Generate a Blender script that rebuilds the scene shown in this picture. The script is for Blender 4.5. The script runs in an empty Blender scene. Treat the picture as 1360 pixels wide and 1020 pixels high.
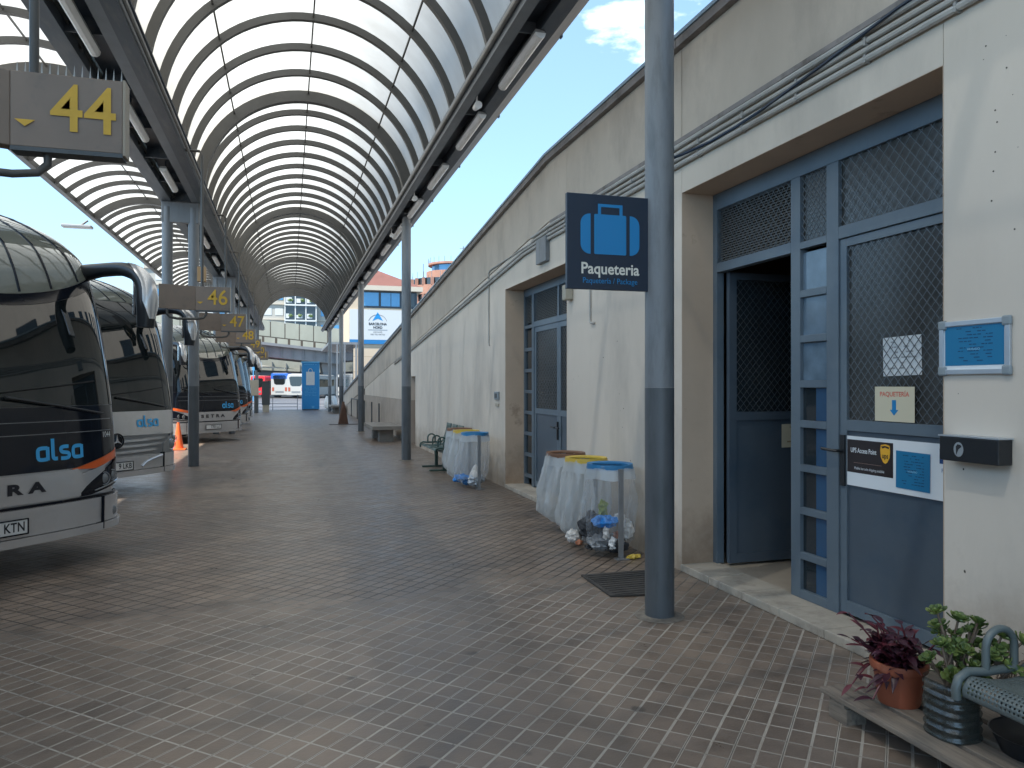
import bpy, math, random
from mathutils import Vector, Matrix
random.seed(7)
sc = bpy.context.scene
C = sc.collection
R = math.radians
# ------------------------------------------------------------------ camera
cam = bpy.data.cameras.new("camera")
cam.sensor_width = 36.0
cam.lens = 36.0 * 1000 / 1360
cam.clip_start = 0.05
cam.clip_end = 2000
camo = bpy.data.objects.new("camera", cam)
C.objects.link(camo)
camo.location = (0, 0, 1.6)
YAW = math.atan(297 / 1000)
camo.rotation_euler = (R(90.11), 0, -YAW)
sc.camera = camo
# ------------------------------------------------------------------ sky and sun
SUN_AZ, SUN_EL = 242.0, 58.0       # azimuth clockwise from +Y (platform direction)
w = bpy.data.worlds.new("World")
sc.world = w
w.use_nodes = True
nt = w.node_tree
bg = nt.nodes["Background"]
sky = nt.nodes.new("ShaderNodeTexSky")
sky.sky_type = 'NISHITA'
sky.sun_disc = False
sky.sun_elevation = R(SUN_EL)
sky.sun_rotation = R(SUN_AZ)
sky.air_density = 1.0
sky.dust_density = 0.1
sky.ozone_density = 1.0
tc = nt.nodes.new("ShaderNodeTexCoord")
mp = nt.nodes.new("ShaderNodeMapping")
mp.inputs["Scale"].default_value = (1.0, 1.0, 2.6)
mp.inputs["Location"].default_value = (0.22, 0.20, 0.08)
nz = nt.nodes.new("ShaderNodeTexNoise")
nz.inputs["Scale"].default_value = 2.3
nz.inputs["Detail"].default_value = 9
nz.inputs["Roughness"].default_value = 0.58
cr = nt.nodes.new("ShaderNodeValToRGB")
cr.color_ramp.elements[0].position = 0.63
cr.color_ramp.elements[1].position = 0.74
mx = nt.nodes.new("ShaderNodeMixRGB")
mx.inputs[2].default_value = (7.0, 7.2, 7.4, 1)
nt.links.new(tc.outputs["Generated"], mp.inputs[0])
nt.links.new(mp.outputs[0], nz.inputs["Vector"])
nt.links.new(nz.outputs["Fac"], cr.inputs[0])
nt.links.new(cr.outputs[0], mx.inputs[0])
wb = nt.nodes.new("ShaderNodeMixRGB")
wb.blend_type = 'MULTIPLY'
wb.inputs[0].default_value = 1
wb.inputs[2].default_value = (1.04, 1.08, 0.93, 1)
va = nt.nodes.new("ShaderNodeVectorMath")
va.operation = 'ADD'
va.inputs[1].default_value = (0, 0, 0.22)
vn = nt.nodes.new("ShaderNodeVectorMath")
vn.operation = 'NORMALIZE'
nt.links.new(tc.outputs["Generated"], va.inputs[0])
nt.links.new(va.outputs[0], vn.inputs[0])
nt.links.new(vn.outputs[0], sky.inputs[0])
nt.links.new(sky.outputs[0], wb.inputs[1])
nt.links.new(wb.outputs[0], mx.inputs[1])
nt.links.new(mx.outputs[0], bg.inputs[0])
bg.inputs[1].default_value = 0.15
sl = bpy.data.lights.new("sun", 'SUN')
sl.energy = 3.6
sl.angle = R(0.6)
sl.color = (1.0, 0.94, 0.85)
so = bpy.data.objects.new("sun", sl)
C.objects.link(so)
sd = Vector((math.sin(R(SUN_AZ)) * math.cos(R(SUN_EL)), math.cos(R(SUN_AZ)) * math.cos(R(SUN_EL)), math.sin(R(SUN_EL))))
so.rotation_euler = sd.to_track_quat('Z', 'Y').to_euler()
so.location = (40, 20, 60)
sc.view_settings.view_transform = 'Standard'
sc.view_settings.look = 'None'
sc.view_settings.exposure = 1.62
sc.view_settings.gamma = 1.0

# ------------------------------------------------------------------ materials
def newmat(name):
    m = bpy.data.materials.new(name)
    m.use_nodes = True
    return m, m.node_tree, m.node_tree.nodes["Principled BSDF"]

def N(t, kind, **kw):
    n = t.nodes.new(kind)
    for k, v in kw.items():
        if k in n.inputs:
            n.inputs[k].default_value = v
        else:
            setattr(n, k, v)
    return n

def mat(name, col, rough=0.6, metal=0.0, var=0.0, vscale=3.0, bump=0.0, bscale=40.0, spec=0.5, coat=0.0, dirt=None, dscale=1.5, stretch=None, dthr=(0.5, 0.72)):
    m, t, p = newmat(name)
    p.inputs["Roughness"].default_value = rough
    p.inputs["Metallic"].default_value = metal
    p.inputs["Specular IOR Level"].default_value = spec
    p.inputs["Coat Weight"].default_value = coat
    c = (*col, 1)
    p.inputs["Base Color"].default_value = c
    if var or dirt or bump:
        tc = N(t, "ShaderNodeTexCoord")
        mp = N(t, "ShaderNodeMapping")
        if stretch:
            mp.inputs["Scale"].default_value = stretch
        t.links.new(tc.outputs["Object"], mp.inputs[0])
    out = None
    if var:
        n = N(t, "ShaderNodeTexNoise", Scale=vscale, Detail=6.0, Roughness=0.6)
        t.links.new(mp.outputs[0], n.inputs["Vector"])
        r = N(t, "ShaderNodeMapRange")
        r.inputs[1].default_value = 0.3
        r.inputs[2].default_value = 0.7
        r.inputs[3].default_value = 1 - var
        r.inputs[4].default_value = 1 + var
        t.links.new(n.outputs["Fac"], r.inputs[0])
        h = N(t, "ShaderNodeHueSaturation")
        h.inputs["Color"].default_value = c
        t.links.new(r.outputs[0], h.inputs["Value"])
        out = h.outputs[0]
    if dirt:
        n = N(t, "ShaderNodeTexNoise", Scale=dscale, Detail=8.0, Roughness=0.65)
        t.links.new(mp.outputs[0], n.inputs["Vector"])
        r = N(t, "ShaderNodeMapRange")
        r.inputs[1].default_value = dthr[0]
        r.inputs[2].default_value = dthr[1]
        t.links.new(n.outputs["Fac"], r.inputs[0])
        mxx = N(t, "ShaderNodeMixRGB")
        t.links.new(r.outputs[0], mxx.inputs[0])
        if out:
            t.links.new(out, mxx.inputs[1])
        else:
            mxx.inputs[1].default_value = c
        mxx.inputs[2].default_value = (*dirt, 1)
        out = mxx.outputs[0]
    if out:
        t.links.new(out, p.inputs["Base Color"])
    if bump:
        n = N(t, "ShaderNodeTexNoise", Scale=bscale, Detail=5.0)
        t.links.new(mp.outputs[0], n.inputs["Vector"])
        b = N(t, "ShaderNodeBump", Strength=bump)
        b.inputs["Distance"].default_value = 0.01
        t.links.new(n.outputs["Fac"], b.inputs["Height"])
        t.links.new(b.outputs[0], p.inputs["Normal"])
    return m

M = {}
M['steel'] = mat("column grey paint", (0.175, 0.188, 0.20), 0.42, 0, 0.10, 2.0, 0.08, 60, dirt=(0.11, 0.12, 0.125), dscale=3, stretch=(3, 3, .6))
M['steel_low'] = mat("column lower dark paint", (0.088, 0.098, 0.108), 0.42, 0, 0.12, 2.5, 0.1, 50, dirt=(0.06, 0.07, 0.075), dscale=4, stretch=(3, 3, .6))
M['rib'] = mat("canopy rib paint", (0.075, 0.073, 0.068), 0.5, 0, 0.12, 3)
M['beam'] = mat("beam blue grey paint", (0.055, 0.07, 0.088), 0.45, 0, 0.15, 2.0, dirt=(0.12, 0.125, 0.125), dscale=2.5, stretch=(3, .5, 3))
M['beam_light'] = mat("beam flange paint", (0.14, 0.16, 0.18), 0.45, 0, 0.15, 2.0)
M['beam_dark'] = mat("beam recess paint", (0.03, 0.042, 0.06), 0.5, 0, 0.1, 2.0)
M['gutter'] = mat("galvanised gutter", (0.28, 0.28, 0.27), 0.5, 0.4, 0.15, 4)
M['spike'] = mat("spike wire", (0.30, 0.29, 0.27), 0.4, 0.7)
M['lampbody'] = mat("tube light housing", (0.8, 0.8, 0.78), 0.4, 0, 0.06, 6)
M['lampcap'] = mat("tube light end cap", (0.3, 0.31, 0.31), 0.5)
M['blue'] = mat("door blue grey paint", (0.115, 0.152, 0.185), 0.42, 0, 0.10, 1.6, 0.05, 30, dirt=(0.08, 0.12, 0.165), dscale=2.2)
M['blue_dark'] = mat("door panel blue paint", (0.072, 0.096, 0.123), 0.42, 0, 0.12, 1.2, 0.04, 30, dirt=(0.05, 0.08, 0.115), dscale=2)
M['wire'] = mat("grille wire", (0.12, 0.14, 0.155), 0.45, 0.4)
M['wall_up'] = mat("tan concrete band", (0.50, 0.435, 0.36), 0.85, 0, 0.10, 1.2, 0.15, 30, dirt=(0.36, 0.31, 0.26), dscale=1.1, stretch=(1, 1, .55))
M['wall_low'] = mat("off white painted wall", (0.63, 0.56, 0.475), 0.8, 0, 0.07, 0.8, 0.12, 25, dirt=(0.475, 0.425, 0.365), dscale=0.9, stretch=(1, 1, .4))
def grime(m, col, h0=.05, h1=.75, amt=.75):
    t = m.node_tree; p = t.nodes["Principled BSDF"]
    src = p.inputs["Base Color"].links[0].from_socket
    tc = N(t, "ShaderNodeTexCoord"); sx = N(t, "ShaderNodeSeparateXYZ")
    t.links.new(tc.outputs["Object"], sx.inputs[0])
    n = N(t, "ShaderNodeTexNoise", Scale=3.5, Detail=8.0, Roughness=.7)
    t.links.new(tc.outputs["Object"], n.inputs["Vector"])
    ml = N(t, "ShaderNodeMath", operation='MULTIPLY_ADD')
    t.links.new(n.outputs["Fac"], ml.inputs[0]); ml.inputs[1].default_value = -1.3
    t.links.new(sx.outputs[2], ml.inputs[2])
    r = N(t, "ShaderNodeMapRange")
    r.inputs[1].default_value = h0 - .75; r.inputs[2].default_value = h1 - .75
    r.inputs[3].default_value = amt; r.inputs[4].default_value = 0
    t.links.new(ml.outputs[0], r.inputs[0])
    mm = N(t, "ShaderNodeMixRGB")
    t.links.new(r.outputs[0], mm.inputs[0]); t.links.new(src, mm.inputs[1])
    mm.inputs[2].default_value = (*col, 1)
    t.links.new(mm.outputs[0], p.inputs["Base Color"])
grime(M['wall_low'], (.30, .22, .15))
M['wall_dado'] = mat("wall stone base", (0.40, 0.345, 0.29), 0.85, 0, 0.1, 2, 0.1, 25)
M['reveal'] = mat("doorway reveal plaster", (0.56, 0.43, 0.32), 0.85, 0, 0.08, 1.5, 0.2, 25, dirt=(0.25, 0.17, 0.12), dscale=2.6, dthr=(0.6, 0.75))
grime(M['reveal'], (.24, .15, .09), 0, .7)
M['joint'] = mat("dark joint", (0.09, 0.075, 0.06), 0.9)
M['cap'] = mat("wall cap metal", (0.22, 0.20, 0.19), 0.6, 0.2, 0.2, 3, dirt=(0.10, 0.085, 0.075), dscale=4)
M['capblue'] = mat("wall cap edge", (0.30, 0.40, 0.48), 0.4, 0.3)
M['pipe'] = mat("painted conduit", (0.40, 0.385, 0.355), 0.6, 0, 0.15, 6)
M['cable'] = mat("blue black cable", (0.02, 0.035, 0.06), 0.5)
M['stone'] = mat("threshold stone", (0.40, 0.36, 0.30), 0.7, 0, 0.15, 6, 0.15, 60, dirt=(0.22, 0.19, 0.16), dscale=5)
M['black'] = mat("black plastic", (0.014, 0.016, 0.019), 0.35)
M['rubber'] = mat("rubber", (0.02, 0.02, 0.02), 0.8)
M['dark'] = mat("dark interior", (0.035, 0.032, 0.03), 0.9)
M['white'] = mat("white paint", (0.75, 0.75, 0.73), 0.5, 0, 0.04, 3)
M['paper'] = mat("printed paper white", (0.72, 0.76, 0.78), 0.55)
M['paper_cream'] = mat("cream paper", (0.62, 0.57, 0.42), 0.6)
M['paper_blue'] = mat("blue notice paper", (0.008, 0.17, 0.34), 0.45)
M['ink'] = mat("dark ink", (0.02, 0.02, 0.025), 0.6)
M['inkblue'] = mat("navy ink", (0.012, 0.10, 0.26), 0.6)
M['red_ink'] = mat("red ink", (0.60, 0.12, 0.08), 0.6)
M['upsbrown'] = mat("brown black sticker", (0.022, 0.014, 0.014), 0.4)
M['gold'] = mat("amber shield", (0.80, 0.42, 0.03), 0.45)
M['alu'] = mat("brushed aluminium frame", (0.52, 0.56, 0.60), 0.35, 0.6, 0.05, 8)
M['alu_corner'] = mat("grey plastic corner", (0.24, 0.28, 0.30), 0.45)
M['navy'] = mat("navy sign face", (0.011, 0.023, 0.045), 0.38, 0, 0.05, 4)
M['signblue'] = mat("sign bright blue", (0.010, 0.21, 0.48), 0.4)
M['signwhite'] = mat("sign white lettering", (0.72, 0.70, 0.62), 0.5)
M['baysign'] = mat("bay sign taupe", (0.215, 0.165, 0.128), 0.5, 0, 0.07, 4, dirt=(0.13, 0.11, 0.095), dscale=6, dthr=(.55, .8))
M['bayedge'] = mat("bay sign edge", (0.34, 0.29, 0.22), 0.5)
M['yellow'] = mat("bay number yellow", (0.62, 0.37, 0.03), 0.5, 0, 0.08, 8)
M['silver'] = mat("bus silver paint", (0.66, 0.65, 0.64), 0.24, 0.55, 0.03, 2, coat=0.4, dirt=(0.55, 0.54, 0.52), dscale=2.5, dthr=(.5, .85))
M['silver_dark'] = mat("bus grey trim", (0.24, 0.245, 0.25), 0.35, 0.4)
M['busblack'] = mat("bus gloss black", (0.008, 0.010, 0.016), 0.08, 0, spec=0.35)
M['orange'] = mat("bus orange stripe", (0.80, 0.13, 0.02), 0.3, coat=0.4)
M['alsa'] = mat("cyan lettering", (0.055, 0.42, 0.80), 0.35)
M['chrome'] = mat("chrome", (0.75, 0.76, 0.78), 0.12, 1.0)
M['lens'] = mat("lamp lens", (0.22, 0.235, 0.245), 0.12, 0.3, coat=1.0)
M['plate'] = mat("number plate", (0.72, 0.72, 0.70), 0.4)
M['cone'] = mat("cone orange", (0.85, 0.14, 0.03), 0.5)
M['terracotta'] = mat("terracotta plastic", (0.34, 0.095, 0.048), 0.55, 0, 0.10, 6, dirt=(0.50, 0.22, 0.14), dscale=7, dthr=(.55, .8))
M['soil'] = mat("potting soil", (0.035, 0.025, 0.018), 0.95, 0, 0.3, 30, 0.8, 60)
M['purple'] = mat("purple leaf", (0.050, 0.015, 0.026), 0.42, 0, 0.35, 12)
M['purple_light'] = mat("reddish purple leaf", (0.115, 0.022, 0.032), 0.42, 0, 0.3, 12)
M['green'] = mat("succulent green leaf", (0.085, 0.13, 0.035), 0.4, 0, 0.3, 12)
M['green_light'] = mat("succulent pale leaf", (0.17, 0.22, 0.06), 0.4, 0, 0.25, 12)
M['stem'] = mat("succulent stem", (0.17, 0.12, 0.085), 0.7, 0, 0.2, 20)
M['heather'] = mat("dry heather", (0.12, 0.085, 0.065), 0.8, 0, 0.3, 20)
M['wood'] = mat("weathered pallet wood", (0.215, 0.18, 0.145), 0.85, 0, 0.25, 5, 0.5, 40, dirt=(0.12, 0.10, 0.085), dscale=4, stretch=(9, .7, 9))
M['bench'] = mat("bench green grey paint", (0.115, 0.14, 0.14), 0.38, 0.1, 0.1, 6)
M['bench_far'] = mat("bench dark green paint", (0.045, 0.085, 0.075), 0.4, 0.1, 0.1, 6)
M['concrete'] = mat("bench concrete", (0.22, 0.20, 0.175), 0.85, 0, 0.15, 3, 0.2, 30)
M['ring_blue'] = mat("blue bin ring", (0.03, 0.20, 0.42), 0.45)
M['ring_yellow'] = mat("yellow bin ring", (0.60, 0.42, 0.06), 0.45)
M['ring_brown'] = mat("brown bin ring", (0.20, 0.10, 0.055), 0.5)
M['post'] = mat("galvanised post", (0.27, 0.275, 0.28), 0.45, 0.4, 0.12, 10)
M['ibeam'] = mat("bridge steel", (0.17, 0.18, 0.19), 0.7, 0, 0.15, .4)
M['bridge'] = mat("bridge concrete", (0.33, 0.33, 0.27), 0.85, 0, 0.14, .25, dirt=(0.27, 0.26, 0.21), dscale=.35, stretch=(1, 1, .4))
M['cream'] = mat("cream stone cladding", (0.50, 0.40, 0.29), 0.8, 0, 0.05, .4)
M['cream_joint'] = mat("cladding joint", (0.36, 0.27, 0.18), 0.8)
M['cornice'] = mat("pale cornice", (0.50, 0.44, 0.35), 0.7)
M['rooftile'] = mat("red brown roof", (0.15, 0.06, 0.045), 0.8, 0, 0.1, 1)
M['frame_dark'] = mat("dark window frame", (0.03, 0.045, 0.06), 0.4)
M['poster'] = mat("white poster board", (0.50, 0.52, 0.52), 0.6)
M['posterblue'] = mat("poster blue", (0.012, 0.15, 0.36), 0.5)
M['apt'] = mat("pale apartment wall", (0.42, 0.40, 0.35), 0.85, 0, 0.08, .3)
M['brick'] = mat("brown brick tower", (0.33, 0.17, 0.12), 0.85, 0, 0.12, .6)
M['shutter'] = mat("white shutter", (0.60, 0.60, 0.57), 0.7)
M['kiosk'] = mat("kiosk blue", (0.012, 0.19, 0.44), 0.45, 0, 0.04, 1)
M['kiosk_light'] = mat("kiosk pale blue", (0.09, 0.33, 0.56), 0.45)
M['greybox'] = mat("grey machine", (0.07, 0.08, 0.085), 0.5)
M['beige'] = mat("beige plastic", (0.42, 0.38, 0.30), 0.6)
M['redbus'] = mat("red coach paint", (0.55, 0.03, 0.04), 0.3, coat=.4)
M['whitebus'] = mat("white coach paint", (0.40, 0.40, 0.38), 0.3, coat=.4)
M['bluebus'] = mat("coach blue band", (0.03, 0.12, 0.42), 0.3)
M['brown_wood'] = mat("brown folding board", (0.14, 0.075, 0.05), 0.6)
M['matfloor'] = mat("ribbed rubber mat", (0.055, 0.05, 0.046), 0.8, 0, 0.2, 10)
M['asphalt'] = mat("asphalt", (0.075, 0.078, 0.085), 0.75, 0, 0.2, .5, 0.2, 60)
M['kerb'] = mat("kerb stone", (0.30, 0.29, 0.27), 0.8, 0, 0.1, 2)
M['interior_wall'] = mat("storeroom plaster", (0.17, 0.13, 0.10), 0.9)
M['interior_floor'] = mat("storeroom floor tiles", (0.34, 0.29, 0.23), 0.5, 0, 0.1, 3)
M['litter_grey'] = mat("crumpled grey foil", (0.26, 0.27, 0.28), 0.4, 0.2, 0.3, 14)
M['litter_dark'] = mat("dark rubbish", (0.03, 0.032, 0.037), 0.6, 0, 0.4, 14)
M['litter_blue'] = mat("blue plastic litter", (0.02, 0.22, 0.62), 0.4, 0, 0.25, 14)
M['litter_green'] = mat("green litter", (0.22, 0.27, 0.05), 0.6, 0, 0.3, 14)
M['litter_white'] = mat("white litter", (0.62, 0.60, 0.57), 0.5, 0, 0.2, 14)
M['litter_orange'] = mat("orange litter", (0.55, 0.22, 0.12), 0.6)

def glassdark(name, col=(0.012, 0.016, 0.018), rough=0.03, spec=0.6):
    return mat(name, col, rough, 0, spec=spec, coat=0.0)
M['windscreen'] = glassdark("coach windscreen glass", (0.008, 0.011, 0.012), 0.02, 0.5)
M['windscreen'].node_tree.nodes["Principled BSDF"].inputs["IOR"].default_value = 1.62
M['dome'] = mat("coach upper glass", (0.20, 0.21, 0.18), 0.05, 0, 0.06, .8, spec=0.9, coat=1.0)
M['glass'] = glassdark("window glass", (0.02, 0.028, 0.034), 0.05, 0.7)
M['glassblue'] = mat("blue reflecting glass", (0.10, 0.26, 0.42), 0.08, 0.3, 0.06, .3)
M['glassfilm'] = mat("milky film pane", (0.13, 0.19, 0.25), 0.15, 0, 0.25, 5)
M['film'] = mat('blue window film', (0.03, 0.085, 0.17), 0.2, 0, .1, 3)  # blue that imitates a reflection on the door panes
M['blind'] = mat("grey louvre", (0.22, 0.21, 0.19), 0.6)
M['frost'] = mat("dusty wired glass", (0.055, 0.055, 0.052), 0.25, 0, 0.3, 2.5, spec=.6)

def mat_panel():
    m, t, p = newmat("translucent roof sheet")
    out = t.nodes["Material Output"]
    tr = N(t, "ShaderNodeBsdfTranslucent")
    tp = N(t, "ShaderNodeBsdfTransparent")
    df = N(t, "ShaderNodeBsdfDiffuse")
    tc = N(t, "ShaderNodeTexCoord")
    mp = N(t, "ShaderNodeMapping")
    mp.inputs["Scale"].default_value = (1, 1, .35)
    n = N(t, "ShaderNodeTexNoise", Scale=1.6, Detail=6.0)
    t.links.new(tc.outputs["Object"], mp.inputs[0])
    t.links.new(mp.outputs[0], n.inputs["Vector"])
    r = N(t, "ShaderNodeValToRGB")
    r.color_ramp.elements[0].position = .3
    r.color_ramp.elements[0].color = (0.36, 0.345, 0.31, 1)
    r.color_ramp.elements[1].position = .7
    r.color_ramp.elements[1].color = (0.46, 0.45, 0.415, 1)
    t.links.new(n.outputs["Fac"], r.inputs[0])
    t.links.new(r.outputs[0], tr.inputs[0])
    df.inputs[0].default_value = (.62, .64, .62, 1)
    tp.inputs[0].default_value = (.85, .9, .95, 1)
    m1 = N(t, "ShaderNodeMixShader")
    m1.inputs[0].default_value = 0.08
    m2 = N(t, "ShaderNodeMixShader")
    m2.inputs[0].default_value = 0.05
    t.links.new(tr.outputs[0], m1.inputs[1])
    t.links.new(df.outputs[0], m1.inputs[2])
    t.links.new(m1.outputs[0], m2.inputs[1])
    t.links.new(tp.outputs[0], m2.inputs[2])
    t.links.new(m2.outputs[0], out.inputs[0])
    return m
M['panel'] = mat_panel()

def mat_bag(name, col, clear):
    m, t, p = newmat(name)
    out = t.nodes["Material Output"]
    tr = N(t, "ShaderNodeBsdfTranslucent")
    tr.inputs[0].default_value = (*col, 1)
    gl = N(t, "ShaderNodeBsdfGlossy", Roughness=0.25)
    gl.inputs[0].default_value = (.9, .9, .9, 1)
    df = N(t, "ShaderNodeBsdfDiffuse")
    df.inputs[0].default_value = (*col, 1)
    tp = N(t, "ShaderNodeBsdfTransparent")
    m0 = N(t, "ShaderNodeMixShader")
    m0.inputs[0].default_value = 0.5
    m1 = N(t, "ShaderNodeMixShader")
    m1.inputs[0].default_value = 0.12
    m2 = N(t, "ShaderNodeMixShader")
    m2.inputs[0].default_value = clear
    t.links.new(tr.outputs[0], m0.inputs[1]); t.links.new(df.outputs[0], m0.inputs[2])
    t.links.new(m0.outputs[0], m1.inputs[1]); t.links.new(gl.outputs[0], m1.inputs[2])
    t.links.new(m1.outputs[0], m2.inputs[1]); t.links.new(tp.outputs[0], m2.inputs[2])
    t.links.new(m2.outputs[0], out.inputs[0])
    return m
M['bag'] = mat_bag("milky bin bag", (.72, .76, .78), 0.40)
M['bag_clear'] = mat_bag("clear bin bag", (.72, .76, .80), 0.80)
M['jug'] = mat_bag("clear ribbed plastic", (.10, .12, .11), 0.45)

def mat_paving():
    m, t, p = newmat("panot paving")
    tc = N(t, "ShaderNodeTexCoord")
    mp = N(t, "ShaderNodeMapping")
    mp.inputs["Rotation"].default_value = (0, 0, R(43.5))
    mp.inputs["Location"].default_value = (0.03, 0.06, 0)
    t.links.new(tc.outputs["Object"], mp.inputs[0])
    # slight warp so that joints are not perfectly straight
    wn = N(t, "ShaderNodeTexNoise", Scale=2.2, Detail=2.0)
    t.links.new(mp.outputs[0], wn.inputs["Vector"])
    ws = N(t, "ShaderNodeVectorMath", operation='SCALE')
    ws.inputs[3].default_value = 0.008
    wa = N(t, "ShaderNodeVectorMath", operation='ADD')
    t.links.new(wn.outputs["Color"], ws.inputs[0])
    t.links.new(mp.outputs[0], wa.inputs[0])
    t.links.new(ws.outputs[0], wa.inputs[1])
    def brick(bw, rh, mort, smooth):
        b = N(t, "ShaderNodeTexBrick")
        b.offset = 0.0
        b.squash = 1.0
        b.inputs["Scale"].default_value = 1.0
        b.inputs["Brick Width"].default_value = bw
        b.inputs["Row Height"].default_value = rh
        b.inputs["Mortar Size"].default_value = mort
        b.inputs["Mortar Smooth"].default_value = smooth
        b.inputs["Color1"].default_value = (0, 0, 0, 1)
        b.inputs["Color2"].default_value = (1, 1, 1, 1)
        b.inputs["Mortar"].default_value = (.5, .5, .5, 1)
        t.links.new(wa.outputs[0], b.inputs["Vector"])
        return b
    b1 = brick(0.10, 0.14, 0.0005, 0.25)
    sx = N(t, "ShaderNodeSeparateXYZ")
    t.links.new(wa.outputs[0], sx.inputs[0])
    def line(src, half, w, soft):
        pg = N(t, "ShaderNodeMath", operation='PINGPONG')
        t.links.new(sx.outputs[src], pg.inputs[0])
        pg.inputs[1].default_value = half
        mr = N(t, "ShaderNodeMapRange")
        mr.inputs[1].default_value = w
        mr.inputs[2].default_value = w + soft
        mr.inputs[3].default_value = 1
        mr.inputs[4].default_value = 0
        t.links.new(pg.outputs[0], mr.inputs[0])
        return mr.outputs[0]
    def mmax(a, b):
        n_ = N(t, "ShaderNodeMath", operation='MAXIMUM')
        t.links.new(a, n_.inputs[0]); t.links.new(b, n_.inputs[1])
        return n_.outputs[0]
    dn = N(t, "ShaderNodeTexNoise", Scale=1.4, Detail=6.0, Roughness=.7)
    t.links.new(tc.outputs["Object"], dn.inputs["Vector"])
    jfac = mmax(line(0, .05, .0052, .0022), line(1, .07, .0040, .0020))
    sfac = mmax(line(0, .10, .0010, .0008), line(1, .14, .0008, .0008))
    big = N(t, "ShaderNodeTexNoise", Scale=0.55, Detail=7.0, Roughness=0.65)
    mid = N(t, "ShaderNodeTexNoise", Scale=4.0, Detail=8.0, Roughness=0.7)
    fine = N(t, "ShaderNodeTexNoise", Scale=90.0, Detail=4.0)
    for q in (big, mid, fine):
        t.links.new(tc.outputs["Object"], q.inputs["Vector"])
    cell = N(t, "ShaderNodeValToRGB")
    cell.color_ramp.elements[0].color = (0.166, 0.131, 0.105, 1)
    cell.color_ramp.elements[1].color = (0.222, 0.178, 0.145, 1)
    t.links.new(b1.outputs["Color"], cell.inputs[0])
    grt = N(t, "ShaderNodeValToRGB")      # warm / grey patches
    grt.color_ramp.elements[0].position = .32
    grt.color_ramp.elements[0].color = (0.74, 0.74, 0.76, 1)
    grt.color_ramp.elements[1].position = .70
    grt.color_ramp.elements[1].color = (1.26, 1.19, 1.10, 1)
    t.links.new(big.outputs["Fac"], grt.inputs[0])
    mu = N(t, "ShaderNodeMixRGB", blend_type='MULTIPLY')
    mu.inputs[0].default_value = 1
    t.links.new(cell.outputs[0], mu.inputs[1]); t.links.new(grt.outputs[0], mu.inputs[2])
    md = N(t, "ShaderNodeValToRGB")
    md.color_ramp.elements[0].position = .30
    md.color_ramp.elements[0].color = (0.70, 0.70, 0.70, 1)
    md.color_ramp.elements[1].position = .66
    md.color_ramp.elements[1].color = (1.16, 1.16, 1.16, 1)
    t.links.new(mid.outputs["Fac"], md.inputs[0])
    mu2 = N(t, "ShaderNodeMixRGB", blend_type='MULTIPLY')
    mu2.inputs[0].default_value = .8
    t.links.new(mu.outputs[0], mu2.inputs[1]); t.links.new(md.outputs[0], mu2.inputs[2])
    # dusty joints, dirtier further along
    jn = N(t, "ShaderNodeTexNoise", Scale=0.45, Detail=4.0)
    t.links.new(tc.outputs["Object"], jn.inputs["Vector"])
    jc = N(t, "ShaderNodeValToRGB")
    jc.color_ramp.elements[0].position = .35
    jc.color_ramp.elements[0].color = (0.24, 0.215, 0.185, 1)
    jc.color_ramp.elements[1].position = .58
    jc.color_ramp.elements[1].color = (0.42, 0.38, 0.33, 1)
    ja = N(t, "ShaderNodeMath", operation='MULTIPLY_ADD')
    t.links.new(dn.outputs["Fac"], ja.inputs[0]); ja.inputs[1].default_value = .7
    jb_ = N(t, "ShaderNodeMath", operation='MULTIPLY')
    t.links.new(jn.outputs["Fac"], jb_.inputs[0]); jb_.inputs[1].default_value = .3
    t.links.new(jb_.outputs[0], ja.inputs[2])
    t.links.new(ja.outputs[0], jc.inputs[0])
    # trodden joints are black with dirt from a few metres on
    po = N(t, "ShaderNodeSeparateXYZ")
    t.links.new(tc.outputs["Object"], po.inputs[0])
    py = N(t, "ShaderNodeMath", operation='MULTIPLY_ADD')
    t.links.new(jn.outputs["Fac"], py.inputs[0]); py.inputs[1].default_value = 5.0
    t.links.new(po.outputs[1], py.inputs[2])
    pr_ = N(t, "ShaderNodeMapRange")
    pr_.inputs[1].default_value = 7.9; pr_.inputs[2].default_value = 8.5
    pr_.inputs[3].default_value = 0; pr_.inputs[4].default_value = .97
    t.links.new(py.outputs[0], pr_.inputs[0])
    jd = N(t, "ShaderNodeMixRGB")
    t.links.new(pr_.outputs[0], jd.inputs[0]); t.links.new(jc.outputs[0], jd.inputs[1])
    jd.inputs[2].default_value = (0.012, 0.010, 0.009, 1)
    mj = N(t, "ShaderNodeMixRGB")
    t.links.new(jfac, mj.inputs[0])
    t.links.new(mu2.outputs[0], mj.inputs[1]); t.links.new(jd.outputs[0], mj.inputs[2])
    mj2 = N(t, "ShaderNodeMixRGB")
    t.links.new(sfac, mj2.inputs[0])
    t.links.new(mj.outputs[0], mj2.inputs[1])
    mj2.inputs[2].default_value = (0.03, 0.026, 0.022, 1)
    # pale chips / gum
    gum = N(t, "ShaderNodeTexVoronoi", Scale=2.6)
    gw = N(t, "ShaderNodeMixRGB", blend_type='ADD')
    gw.inputs[0].default_value = .09
    gn = N(t, "ShaderNodeTexNoise", Scale=9.0, Detail=3.0)
    t.links.new(tc.outputs["Object"], gn.inputs["Vector"])
    t.links.new(tc.outputs["Object"], gw.inputs[1]); t.links.new(gn.outputs["Color"], gw.inputs[2])
    t.links.new(gw.outputs[0], gum.inputs["Vector"])
    gr = N(t, "ShaderNodeMapRange")
    gr.inputs[1].default_value = 0.05
    gr.inputs[2].default_value = 0.10
    gr.inputs[3].default_value = 1
    gr.inputs[4].default_value = 0
    t.links.new(gum.outputs["Distance"], gr.inputs[0])
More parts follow.
